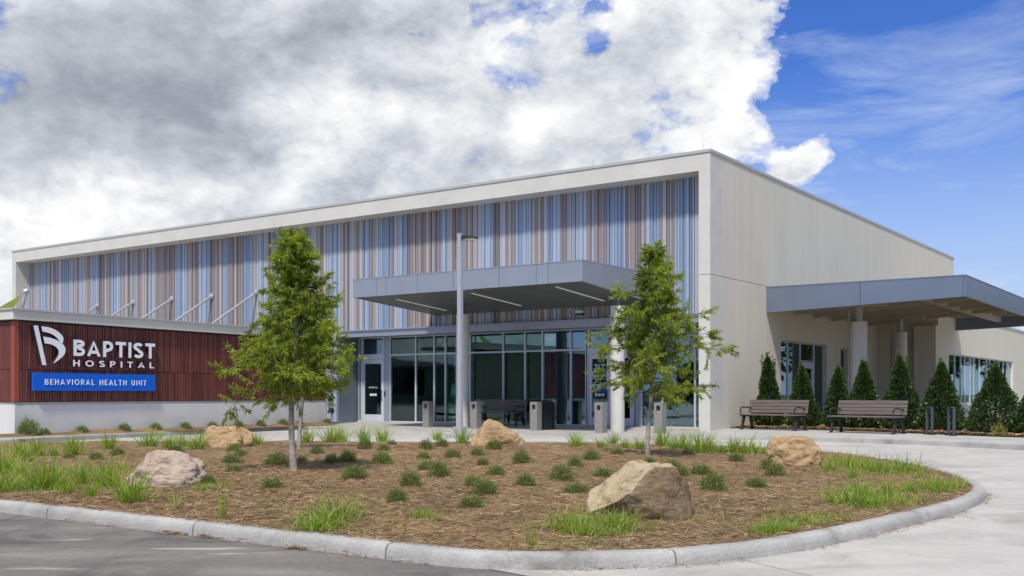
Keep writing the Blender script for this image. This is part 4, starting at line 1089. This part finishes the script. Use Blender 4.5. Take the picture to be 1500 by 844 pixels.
side_window(fv(1232,0), fv(1241.5,0), .9, 2.96, 0)
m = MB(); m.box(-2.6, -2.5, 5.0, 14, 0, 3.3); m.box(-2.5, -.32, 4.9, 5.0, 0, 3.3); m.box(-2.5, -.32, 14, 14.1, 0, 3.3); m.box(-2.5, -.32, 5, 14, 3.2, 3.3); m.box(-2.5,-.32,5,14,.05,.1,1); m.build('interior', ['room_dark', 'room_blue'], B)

# ---- projecting rear wing
WU = -2.44; WV = 16.8; WZ = 4.62
m = MB()
w0, w1 = fv(1390, WU), fv(1484, WU); wz0, wz1 = .75, 2.93
m.box(.006, -WU-.3, WV, WV+.25, 0, WZ)
m.box(-WU-.3, -WU, WV, w0, 0, WZ); m.box(-WU-.3, -WU, w0, w1, 0, wz0); m.box(-WU-.3, -WU, w0, w1, wz1, WZ); m.box(-WU-.3, -WU, w1, w1+12, 0, WZ)
m.build('wing_wall', 'stucco', B)
m = MB(); m.box(-WU-.85, -WU+.012, WV-.45, WV-.003, 0, 4.0); m.build('wing_pier', 'stucco', B)
m = MB(); m.box(.3, -WU+.03, WV-.02, w1+12, WZ, WZ+.1); m.build('wing_roof', 'coping_metal', B)
pw = [1390, 1402.5, 1411.5, 1417, 1425, 1430, 1438.5, 1449, 1453.5, 1461, 1467, 1473, 1478.5, 1484]
for i in range(len(pw)-1):
    side_window(fv(pw[i], WU)+.002, fv(pw[i+1], WU), wz0, wz1, WU, glass='window_glass_blue' if i % 3 == 0 else 'window_glass', shade=(i % 3 == 1), mw=.10)
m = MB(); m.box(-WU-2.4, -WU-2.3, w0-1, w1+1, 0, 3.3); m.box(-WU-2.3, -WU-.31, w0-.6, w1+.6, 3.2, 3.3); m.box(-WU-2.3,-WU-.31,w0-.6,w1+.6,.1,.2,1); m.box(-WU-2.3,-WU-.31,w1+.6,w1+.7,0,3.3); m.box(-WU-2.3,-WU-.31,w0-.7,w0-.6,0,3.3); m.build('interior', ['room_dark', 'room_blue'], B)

# ---- right canopy (porte-cochere) on two columns
cv0, cv1, cx1 = 4.34, 19.9, 6.17
cT, cBi, cBo = 4.69, 3.87, 4.08
def cz(x): return cBi+(cBo-cBi)*x/cx1
m = MB()
def fascia_x(m, xa, xb, v0, v1, mi=0):
    m.hexa([(xa,v0,cz(xa)),(xb,v0,cz(xb)),(xb,v1,cz(xb)),(xa,v1,cz(xa)),(xa,v0,cT),(xb,v0,cT),(xb,v1,cT),(xa,v1,cT)], mi)
xj = fu(1260, cv0); xj = -xj
xk = -fu(1411, cv0)
for a, b in ((.005, xj-.008), (xj+.008, xk-.005), (xk+.005, cx1)): fascia_x(m, a, b, cv0, cv0+.06)
vj = [cv0+.06, 7.0, 9.6, 12.2, 14.8, 17.4, cv1-.06]
for a, b in zip(vj[:-1], vj[1:]): m.box(cx1-.06, cx1, a+.006, b-.006, cBo, cT)
fascia_x(m, -WU+.005, cx1, cv1-.06, cv1)
m.box(.004, cx1+.01, cv0-.01, cv1+.01, cT, cT+.035)
RC = m.build('side_canopy', 'metal_panel_side', B)
m = MB()
zt = cT-.10
m.box(.004, cx1-.06, cv0+.06, cv1-.06, zt, zt+.06)         # deck
m.build('deck', 'steel_tan', RC)
m = MB()
for xx in (.25, -0+2.2, 4.2, 5.85):                       # long beams
    m.box(xx-.08, xx+.08, cv0+.08, (WV-.5 if xx < 2.5 else cv1-.08), zt-.34, zt-.002)
m.build('beam', 'steel_tan', RC)
m = MB(); v_ = cv0+.5
k = 0
while v_ < cv1-.2:
    xb = .10
    m.hexa([(xb,v_-.05,cz(xb)+.06),(cx1-.1,v_-.05,zt-.20),(cx1-.1,v_+.05,zt-.20),(xb,v_+.05,cz(xb)+.06),(xb,v_-.05,zt-.36+.355),(cx1-.1,v_-.05,zt-.003),(cx1-.1,v_+.05,zt-.003),(xb,v_+.05,zt-.003)]) if v_ < WV-.6 else m.box(2.6, cx1-.1, v_-.05, v_+.05, zt-.2, zt-.003)
    v_ += 1.9
m.build('rafter', 'steel_tan', RC)
for px, vv_ in ((1258.5, 6.3), (1318.5, 13.2)):
    r = (px-750)/F; uu_ = fu(px, vv_)
    o = round_column(uu_, vv_, 0, 3.58, zt-.3, .26)
    for s_ in o.children: s_.data.materials[0] = MATS['steel_tan']
    m = MB(); m.box(-uu_-.9, -uu_+.9, vv_-.07, vv_+.07, zt-.52, zt-.34); m.tube([(-uu_-.34, vv_, .1), (-uu_-.34, vv_, zt-.6), (-uu_, vv_, zt-.55)], .035, 8); m.build('bracket_pipe', 'steel_tan', o)

# ================================================================== BURGUNDY SIGN WALL
WX, WY = -12.52, 26.5; WD = math.atan2(.867, .498)
W = empty('screen_wall', (WX, WY, 0), WD)
tag(W, 'burgundy slatted screen wall on a white base with a cream top band', 'wall')
def ws(px):
    r = (px-750)/F; return (r*WY-WX)/(.498-.867*r)
SE = ws(476.5)
S_ = MB(); sp_ = .078; n_s = int(SE/sp_)
for lo, hi in ((1.0, 1.812), (1.828, 3.02)):
    for i in range(n_s):
        x0 = .10+i*sp_
        if x0+sp_ > SE: break
        S_.box(x0+.008, x0+sp_-.014, -.045-(.008 if i % 3 == 0 else 0), .0, lo, hi, rc.choice([0,0,0,2,2,3]))
    for i in range(60):                    # short face round the corner
        y0 = .10+i*sp_; S_.box(-.045+(-.0), 0, y0+.008, y0+sp_-.014, lo, hi)
S_.box(0.002, SE, .002, .05, .98, 3.05, 1); S_.box(.002, .05, .05, 4.9, .98, 3.05, 1)
S_.build('slat_cladding', ['slat_burgundy', 'slat_back', 'slat_dark', 'slat_warm'], W)
m = MB(); m.box(-.055, .085, -.055, -.003, 1.0, 3.03); m.box(-.055, -.003, -.003, .085, 1.0, 3.03); m.build('corner_trim', 'trim_orange', W)
m = MB(); m.box(-.03, SE, -.03, .35, 0, .92); m.box(-.03, .32, .35, 4.9, 0, .92); m.box(-.01, SE, -.01, .3, .92, .985, 1); m.box(-.01, .3, .3, 4.9, .92, .985, 1); m.build('base_wall', ['stucco_white', 'coping_metal'], W)
m = MB(); m.box(-.16, SE, -.16, .7, 3.07, 3.31); m.box(-.16, .7, .7, 5.2, 3.07, 3.31); m.box(-.20, SE, -.20, .7, 3.31, 3.35, 1); m.box(-.20, .7, .7, 5.2, 3.31, 3.35, 1); m.build('top_band', ['fascia_paint', 'coping_metal'], W)
m = MB(); m.box(.7, SE, .7, 3.2, 3.08, 3.22); m.build('awning_roof', 'coping_metal', W)
# back side posts so that the wall is not paper from behind
m = MB(); m.box(.05, SE, .05, .30, .985, 3.06); m.box(.05, .30, .30, 4.9, .985, 3.06); m.build('wall_core', 'stucco_white', W)

# signs on the wall
SG = empty('hospital_sign', (WX, WY, 0), WD); tag(SG, 'raised white BAPTIST HOSPITAL lettering with a flag shaped B emblem on burgundy slats', 'sign')
for i in range(7):
    m = MB(); stroke_text(m, 'BAPTIST', 1.585, 2.205, .43, -.17, -.08, .20, .17, 0, 1, fit=2.72, only=i); m.build('letter', ['sign_white', 'sign_edge'], SG)
for i in range(8):
    m = MB(); stroke_text(m, 'HOSPITAL', 1.59, 1.93, .168, -.15, -.08, .20, .62, 0, 1, fit=2.69, only=i); m.build('letter', ['sign_white', 'sign_edge'], SG)
def E(zx, zy): return (.40+(zx-195)*.00505, 2.94-(zy-155)*.004545)
def strip(m, A_, B_):
    A_ = catmull([E(*p) for p in A_], 4) if len(A_) > 2 else [E(*p) for p in A_]; B_ = catmull([E(*p) for p in B_], 4) if len(B_) > 2 else [E(*p) for p in B_]
    for i in range(len(A_)-1): m.prism_xz([tuple(B_[i]), tuple(B_[i+1]), tuple(A_[i+1]), tuple(A_[i])], -.17, -.08, 0, 1)
m = MB(); strip(m, [(195,155),(245,375)], [(221,155),(269,375)])
strip(m, [(240,157),(285,161),(328,176),(358,199),(369,222),(364,247)], [(246,186),(282,192),(312,204),(334,222),(346,236),(350,246)])
strip(m, [(250,214),(300,221),(345,238),(374,262),(381,290),(366,322),(312,365)], [(259,252),(293,256),(322,268),(338,286),(341,306),(334,326),(311,362)])
m.build('emblem', ['sign_white', 'sign_edge'], SG)
m = MB()
for xx in np.arange(.8, 4.4, .45): m.box(xx-.012, xx+.012, -.08, -.03, 2.3, 2.34)
m.build('mounting_pins', 'black_metal', SG)
BG = empty('department_sign', (WX, WY, 0), WD); tag(BG, 'bright blue sign board reading BEHAVIORAL HEALTH UNIT in white', 'sign')
m = MB(); m.box(.41, 4.33, -.15, -.075, 1.28, 1.74); m.build('sign_board', 'sign_blue', BG, bevel=.006)
m = MB(); stroke_text(m, 'BEHAVIORAL HEALTH UNIT', .74, 1.435, .145, -.165, -.153, .14, .40, fit=3.26); m.build('sign_lettering', 'sign_white', BG)
m = MB(); m.box(.9, .96, -.075, -.05, 1.35, 1.65); m.box(3.9, 3.96, -.075, -.05, 1.35, 1.65); m.build('bracket', 'black_metal', BG)

# planting strip at the foot of the wall
mb_ = MB(); q = []
NS = 60
for i in range(NS+1):
    s = -1.0+(SE+1.0)*i/NS
    for k, off in enumerate((-.035, -.25, -.55)):
        wx = WX+.498*s-(-.867)*(-off)*1; 
        X = WX+.498*s+.867*(-off); Y = WY+.867*s-.498*(-off)
        z = .16+.05*mnoise.noise(Vector((s*1.3, off*3, 0)))*(1 if k == 1 else .4) + (.06 if k == 1 else 0)
        mb_.v.append((X, Y, z if k < 2 else .125))
for i in range(NS):
    for k in range(2):
        a = i*3+k; mb_.f.append((a, a+1, a+4, a+3)); mb_.m.append(0)
struct(mb_.build('planting_strip', 'mulch', smooth=True))
wall_shrubs = [(31,637,26,'w'),(55,634,13),(110,630,15),(172,628,16),(218,627,15),(262,626,14),(302,625,13),(340,624,13),(372,623,13),(405,622,13),(470,620,11),(430,621,9)]
for i, ws_ in enumerate(wall_shrubs):
    px, py, w = ws_[:3]; s = ws(px); X = WX+.498*s+.867*.28; Y = WY+.867*s-.498*.28
    o = copy_tree(SH_D[i % 3]); sc = w/F*Y*1.1; o.location = (X, Y, .15); o.scale = (sc, sc, sc*(1.1 if i == 0 else .9)); o.rotation_euler.z = i*1.3
    lab = ['larger open shrub at the left end of the white base wall'] + [f'small dark shrub at the foot of the white wall, {n} from the left' for n in ('second','third','fourth','fifth','sixth','seventh','eighth','ninth','tenth','twelfth','eleventh')]
    tag(o, lab[i], 'shrub', 'small shrubs along the white base wall')

# shade sail behind the wall at far left
SS = empty('shade_sail', (-15.9, 34.0, 0)); tag(SS, 'yellow green fabric shade just showing above the wall at the far left', 'shade')
m = MB()
def wp_(px, py, Y): return ((px-750)/F*Y+15.9, Y-34.0, CH+(HZ-py)*Y/F)
a_, b_, c_, d_ = wp_(34, 430, 34), wp_(-28, 466, 32.5), wp_(12, 462, 33.4), wp_(24, 455, 35)
m.quad(a_, b_, c_); m.quad(tuple(np.array(a_)+(.0,.03,.01)), tuple(np.array(c_)+(.0,.03,.01)), tuple(np.array(b_)+(0,.03,.01)))
m.build('fabric', 'yellow_fabric', SS)
m = MB(); e_ = wp_(38, 427, 34); f_ = wp_(17, 452, 34); base = (e_[0]-1.1, e_[1], 0)
m.tube([base, e_], [.07, .05], 10); m.tube([(e_[0]-.06, e_[1], e_[2]-.06), (e_[0], e_[1], e_[2]), (e_[0]+.07, e_[1], e_[2]+.06)], [.06,.11,.05], 12); m.build('mast', 'galv_pole', SS, smooth=True)

# ================================================================== ENTRY FURNITURE
def floor_z(v): return max(.01, min(.12, .02+(v+3.4)*.019))
proto = None
for i, (px, v) in enumerate(((627,-1.1),(697,-1.3),(785,-1.5),(880,-1.8),(967,-1.4))):
    u = fu(px, v); X, Y = bworld(u, v)
    if proto is None:
        R = empty('lit_bollard', (X, Y, .02), ROT)
        m = MB(); hw = .135
        m.box(-hw, hw, -hw, hw, 0, .64); m.box(-hw, -hw+.07, -hw, hw, .64, .84); m.box(hw-.07, hw, -hw, hw, .64, .84); m.box(-hw+.07, hw-.07, .02, hw, .64, .84); m.box(-hw, hw, -hw, hw, .84, .93)
        m.build('post', 'bollard_grey', R)
        m = MB(); m.box(-.045, .045, -.08, .018, .80, .838); m.build('lamp_housing', 'black_metal', R); proto = R
        m = MB(); m.hexa([(-.064,-.13,.642),(.064,-.13,.642),(.064,.018,.642),(-.064,.018,.642),(-.064,-.12,.65),(.064,-.12,.65),(.064,.018,.72),(-.064,.018,.72)]); m.build('reflector', 'bollard_grey', R)
    else:
        R = copy_tree(proto); R.location = (X, Y, .02)
    tag(R, ['square grey bollard farthest left, by the tall windows', 'square grey bollard right beside the lamp post and round column', 'square grey bollard standing alone between column and pillar', 'square grey bollard directly left of the white pillar', 'square grey bollard behind the right oak trunk'][i], 'bollard', 'square bollards across the entrance')
# dark slim bin next to the middle bollard
X, Y = bworld(fu(800, -.9), -.9)
R = empty('litter_bin', (X, Y, .03), ROT); tag(R, 'black slatted litter bin behind the middle bollard', 'bin')
m = MB()
for k in range(20):
    t = 2*PI*k/20; m.box(math.cos(t)*.25-.022, math.cos(t)*.25+.022, math.sin(t)*.25-.022, math.sin(t)*.25+.022, .05, .88)
m.tube([(0,0,.03), (0,0,.84)], .225, 20); m.build('body', 'black_metal', R)
m = MB(); m.tube([(0,0,.88), (0,0,.90), (0,0,.96)], [.29,.29,.16], 24); m.build('lid', 'black_metal', R, smooth=True)

def bench(loc, rotz, label, L=2.2):
    R = empty('park_bench', loc, rotz); tag(R, label, 'bench', 'slatted benches')
    m = MB()
    for k in range(4): m.box(-L/2, L/2, -.30+k*.125, -.30+k*.125+.108, .43, .465)
    m.build('seat', 'bench_wood', R, bevel=.006)
    m = MB()
    for k in range(4):
        z0 = .50+k*.098; y0 = .215+(z0-.46)*.22
        m.hexa([(-L/2,y0,z0),(L/2,y0,z0),(L/2,y0+.032,z0-.006),(-L/2,y0+.032,z0-.006),(-L/2,y0+.020,z0+.088),(L/2,y0+.020,z0+.088),(L/2,y0+.052,z0+.082),(-L/2,y0+.052,z0+.082)])
    m.build('backrest', 'bench_wood', R, bevel=.005)
    for sx in (-1, 1):
        x = sx*(L/2-.10)
        m = MB()
        m.hexa([(x-.03,-.29,0),(x+.03,-.29,0),(x+.03,-.22,0),(x-.03,-.22,0),(x-.03,-.16,.42),(x+.03,-.16,.42),(x+.03,-.07,.42),(x-.03,-.07,.42)])
        m.hexa([(x-.03,.25,0),(x+.03,.25,0),(x+.03,.32,0),(x-.03,.32,0),(x-.03,.14,.42),(x+.03,.14,.42),(x+.03,.23,.42),(x-.03,.23,.42)])
        m.box(x-.031, x+.031, -.28, .25, .385, .428); m.box(x-.04, x+.04, -.34, -.20, -.0, .015); m.box(x-.04, x+.04, .22, .36, 0, .015)
        m.hexa([(x-.025,.235,.42),(x+.025,.235,.42),(x+.025,.285,.42),(x-.025,.285,.42),(x-.025,.34,.87),(x+.025,.34,.87),(x+.025,.37,.87),(x-.025,.37,.87)])
        m.build('leg', 'black_metal', R, bevel=.004)
        m = MB(); xa = sx*(L/2+.01-.10)
        m.tube([(xa, -.27, .40), (xa, -.30, .55), (xa, -.26, .655), (xa, -.10, .67), (xa, .27, .64)], .021, 8); m.build('armrest', 'black_metal', R, smooth=True)
    return R
def aim(px, py, z): x, y = ground(px, py, z); return x, y
ba = math.atan2(-.80, .60)
bench((7.62, 30.75, .14), math.atan2(-.74, .67), 'slatted bench nearer the building corner, before the pointed evergreens', 2.02)
bench((9.52, 28.25, .14), math.atan2(-.74, .67), 'slatted bench farther right, next to the bike racks', 2.02)
X, Y = bworld(fu(733, .9), .9); bench((X, Y, .10), ROT, 'slatted bench in front of the dark storefront windows', 1.85)

# bike racks
for i, (px, py) in enumerate(((1361.5, 637), (1393.5, 638.5))):
    x, y = ground(px, py, .14)
    R = empty('bike_rack', (x, y, .14), math.atan2(y, x)+.42)
    m = MB()
    m.box(-.17, -.13, -.035, .035, 0, .70); m.box(.13, .17, -.035, .035, 0, .70); m.box(-.17, .17, -.036, .036, .70, .725)
    m.build('loop', 'charcoal_metal', R, bevel=.006)
    m = MB(); m.box(-.22, .22, -.06, .06, 0, .02); m.build('base_plate', 'black_metal', R)
    tag(R, ['dark grey steel bike rack nearer the bench', 'dark grey steel bike rack farther from the bench'][i], 'bike rack', 'bike racks on the pavement')

# lamp post
x, y = ground(674, 641, .0); LPX, LPY = x, y
R = empty('lamp_post', (x, y, 0), ROT); tag(R, 'tall square grey lamp post with one flat lamp head', 'street lamp')
m = MB(); m.tube([(0,0,0), (0,0,.12)], .42, 28); m.build('concrete_footing', 'walk_concrete', R, bevel=.015)
hh = CH+(HZ-343)*y/F
m = MB(); m.box(-.062, .062, -.062, .062, .12, hh); m.box(-.14, .14, -.14, .14, .12, .30); m.box(-.068, .068, -.068, .068, hh, hh+.02); m.build('pole', 'galv_pole', R, bevel=.008)
m = MB(); m.box(.062, .16, -.03, .03, hh-.12, hh-.06, 0); m.hexa([(.14,-.15,hh-.16),(.56,-.13,hh-.15),(.56,.13,hh-.15),(.14,.15,hh-.16),(.16,-.13,hh-.05),(.54,-.10,hh-.11),(.54,.10,hh-.11),(.16,.13,hh-.05)]); 
lh = m.build('lamp_head', 'black_metal', R, bevel=.01)
m = MB(); m.box(.22, .50, -.09, .09, hh-.172, hh-.160); m.build('lens', 'sign_white', lh)
m = MB(); m.box(-.10, -.062, -.03, .03, 2.30, 2.46); m.build('hand_hole_cover', 'charcoal_metal', R)

# ================================================================== RIGHT BED AND EVERGREENS
bed = [(6.55,32.75), (8.0,31.75), (9.0,30.5), (10.2,29.2), (11.2,27.6), (12.4,25.4), (14.5,23.4), (19,20), (24,26), (22.3,40.5), bworld(WU-.02, WV), bworld(-.02, WV), bworld(-.02, 1.4)]
mb_ = MB(); mb_.quad(*[(a, b, .165) for a, b in bed]); struct(mb_.build('side_planting_bed', 'mulch'))
pts = []
for _ in range(9000):
    t = rng.uniform(0, 1); x0 = np.interp(t, [0,.2,.5,.8,1], [6.8,8.4,10.4,12.6,15.5]); y0 = np.interp(t, [0,.2,.5,.8,1], [32.7,31.5,29.1,25.4,23.0])
    d_ = abs(rng.normal(0, .5)); pts.append((x0+d_*.75, y0+d_*.55, .172))
tag(straw('bed_straw', np.array(pts), .12, .28, .016, lift=.04), 'brown pine straw around the evergreens beside the right wall', 'pine straw', kind='stuff')

def evergreen(px, pybase, pytop, wpx, Y, seed, label, ragged=0.0):
    X = (px-750)/F*Y; h = (pybase-pytop)/F*Y; r = wpx/2/F*Y*1.18
    R = empty('conical_evergreen', (X, Y, .15)); R.rotation_euler = (random.uniform(-.03,.03), random.uniform(-.04,.04), 0); tag(R, label, 'evergreen', 'evergreens along the right wall')
    n = 9500; t = rng.uniform(0, 1, n)**1.1
    def prof(t): return np.clip(1-t, 0, 1)**.85*np.minimum(1, .66+t*2.8)
    a = rng.uniform(0, 2*PI, n); rr = prof(t)*r
    lump = np.array([1+.42*mnoise.noise(Vector((math.cos(q)*2.2, math.sin(q)*2.2, s*5+seed))) + .14*mnoise.noise(Vector((math.cos(q)*6, math.sin(q)*6, s*14+seed))) for q, s in zip(a, t)])
    q = rng.uniform(.3, 1, n)**.5*lump
    P = np.stack([np.cos(a)*rr*q, np.sin(a)*rr*q, t*h*.94+.04], 1)
    D = np.stack([np.cos(a), np.sin(a), np.full(n, .75)], 1)+rng.normal(0, .5, (n,3))
    mi = (rng.uniform(0, 1, n) < .06+.22*np.clip(lump-1, 0, 1)*3+.22*(t > .86)).astype(int)
    # leader shoots
    ns = 3+int(5*ragged)
    for k in range(ns):
        m_ = 60; cx_, cy_ = (rng.normal(0, .10+.16*ragged)*r*1.3, rng.normal(0, .1)*r); z0 = h*(.55+.1*(1-ragged) if k else .80); z1 = h*(rng.uniform(.85, 1.04) if k else 1.04)
        cx_ = max(-.3*r, min(.3*r, cx_))
        if k == 0: cx_ = 0
        tt = rng.uniform(0, 1, m_); P = np.concatenate([P, np.stack([cx_*(1+tt*.2)+rng.normal(0,.02,m_), cy_+rng.normal(0,.02,m_), z0+(z1-z0)*tt], 1)])
        D = np.concatenate([D, np.stack([rng.normal(0,.7,m_), rng.normal(0,.7,m_), np.full(m_, .8)], 1)]); mi = np.concatenate([mi, (rng.uniform(0,1,m_) < .6).astype(int)])
    n2 = len(P)
    leaves('foliage', P, D, rng.uniform(.06, .11, n2), rng.uniform(.032, .05, n2), ('holly_leaf','holly_tip'), None, R, midx=mi)
    m = MB(); m.tube([(0,0,-.1),(0,0,h*.5),(0,0,h*.93)], [.045,.03,.006], 7)
    for k in range(26):
        z0 = h*(.06+.8*k/26); a_ = k*2.4; ra = float(prof(np.array(k/26*.9)))*r*.8; m.tube([(0,0,z0), (math.cos(a_)*ra, math.sin(a_)*ra, z0+ra*.5)], [.013,.004], 4, caps=False)
    m.build('trunk', 'shrub_twig', R)
evergreen(1127, 628, 522, 42, 32.6, 1, 'ragged evergreen with bare upright shoots, behind the bench nearest the corner', .9)
evergreen(1178, 629, 537, 46, 32.0, 2, 'pointed evergreen just right of the corner bench, in front of the side door')
evergreen(1228, 630, 538, 42, 31.2, 3, 'pointed evergreen at the left end of the right hand bench', .4)
evergreen(1267, 631, 529, 48, 30.6, 4, 'pointed evergreen in front of the first round canopy column')
evergreen(1321, 632, 520, 58, 29.6, 5, 'tall evergreen in front of the second round canopy column', .2)
evergreen(1378, 632, 528, 62, 28.6, 6, 'broad evergreen behind the bike racks')
evergreen(1458, 635, 533, 78, 27.2, 7, 'widest evergreen, in front of the long ribbon of windows', .2)
evergreen(1514, 640, 560, 60, 26.2, 8, 'evergreen cut off by the right edge of the photo')
X, Y = (1463-750)/F*25.9, 25.9
o = shrub_proto(30, ('golden_leaf','shrub_leaf_pale'), (.6,.4), 500); o.name = 'golden_shrub'; sc = 22/F*Y; o.location = (X, Y, .16); o.scale = (sc,sc,sc*1.1); tag(o, 'small golden yellow shrub in front of the widest evergreen', 'shrub')

# ================================================================== WHAT THE WINDOWS REFLECT (across the car park, left of the camera)
FB_ = empty('far_building', (-88, 16, 0)); tag(FB_, 'pale green building across the car park, mirrored in the transom windows', 'building')
m = MB(); m.box(-8, 0, -2, 46, 0, 4.6); m.build('wall', 'far_wall', FB_)
m = MB()
for k in range(12):
    a = k/12; b = (k+1)/12; za = 4.7+1.3*math.sin(a*PI*.9); zb = 4.7+1.3*math.sin(b*PI*.9)
    m.hexa([(-8.3,-3+50*a,4.5),(.5,-3+50*a,4.5),(.5,-3+50*b,4.5),(-8.3,-3+50*b,4.5),(-8.3,-3+50*a,za),(.5,-3+50*a,za),(.5,-3+50*b,zb),(-8.3,-3+50*b,zb)])
m.build('roof', 'coping_metal', FB_)
for k in range(6):
    m = MB(); m.box(0.003, .06, 2+k*7, 6+k*7, 1.2, 4.2); m.build('window', 'car_glass', FB_)
def far_tree(x, y, h, seed, label):
    R = empty('far_tree', (x, y, 0)); tag(R, label, 'tree', 'trees across the car park')
    m = MB(); m.tube([(0,0,-.1),(.1,0,h*.4),(0,.1,h*.85)], [.25,.18,.05], 8); m.build('trunk', 'bark', R)
    n = 2600; u = unit(rng.normal(size=(n,3))); l = np.array([1+.5*mnoise.noise(Vector(q)*2+Vector((seed,0,0))) for q in u])
    P = u*(rng.uniform(.2,1,n)**.4*l)[:,None]*np.array([h*.3,h*.3,h*.36])+np.array([0,0,h*.62])
    leaves('crown', P, u+rng.normal(0,.7,(n,3)), rng.uniform(.5,.8,n), rng.uniform(.3,.45,n), ('oak_leaf_dark','shrub_leaf'), (.6,.4), R)
fl = ['farthest back', 'second from the back', 'third from the back', 'in the middle', 'just nearer than the middle', 'third nearest', 'second nearest', 'nearest']
for k in range(8): far_tree(-66-random.uniform(0,8), 13-k*6.5, random.uniform(4.0,5.6), k, f'dark leafy tree across the car park, {fl[k]} in its row')
for k in range(11):
    far_tree(58+k*2.2+random.uniform(-2,2), 52+k*8.5, random.uniform(9,13), k+20, 'tall dark tree beyond the right side, seen only in the side windows')
def car(x, y, rz, paint, label):
    R = empty('parked_car', (x, y, 0), rz); tag(R, label, 'car', 'cars parked across the road')
    prof_ = [(-2.2,.35),(-2.25,.75),(-2.0,.95),(-1.25,1.02),(-.55,1.42),(.65,1.45),(1.35,1.05),(2.1,.98),(2.28,.7),(2.25,.32)]
    m = MB(); n = len(prof_); W_ = .88
    for s_, k in ((-1, 1), (-.75, 1.0), (.75, 1.0), (1, 1)):
        for (px_, pz_) in prof_:
            tap = .86 if pz_ > 1.1 else 1; m.v.append((px_*(1 if abs(s_) < .9 else .97), s_*W_*tap, pz_*(1 if abs(s_) < .9 else .985)))
    for r_ in range(3):
        for k in range(n): 
            a = r_*n+k; b = r_*n+(k+1) % n; m.f.append((a, b, b+n, a+n)); m.m.append(0)
    m.f.append(tuple(range(n))[::-1]); m.m.append(0); m.f.append(tuple(range(3*n, 4*n))); m.m.append(0)
    m.build('body', paint, R, smooth=False, bevel=.04)
    m = MB()
    for s_ in (-1, 1): m.prism_xz([(-1.05,1.06),(-.5,1.36),(.6,1.38),(1.15,1.07)], s_*.80, s_*.885)
    m.build('side_window', 'car_glass', R)
    m = MB(); m.hexa([(.72,-.62,1.40),(1.33,-.70,1.07),(1.33,.70,1.07),(.72,.62,1.40),(.74,-.62,1.43),(1.36,-.70,1.09),(1.36,.70,1.09),(.74,.62,1.43)]); m.build('windscreen', 'car_glass', R)
    for wx in (-1.35, 1.42):
        for s_ in (-1, 1):
            w = MB(); w.tube([(wx, s_*.72, .33), (wx, s_*.92, .33)], .33, 20); wo = w.build('wheel', 'tyre', R)
            q = MB(); q.tube([(wx, s_*.921, .33), (wx, s_*.935, .33)], .2, 14); q.build('rim', 'alum', wo)
car(-26, 21.5, .9, 'car_white', 'white car mirrored in the glass behind the right oak'); car(-30, 16.8, .9, 'car_grey', 'grey car parked beyond the white car, seen only in the glass'); car(-22.5, 25.5, .9, 'car_grey', 'grey car parked nearest the building, seen only in the glass')
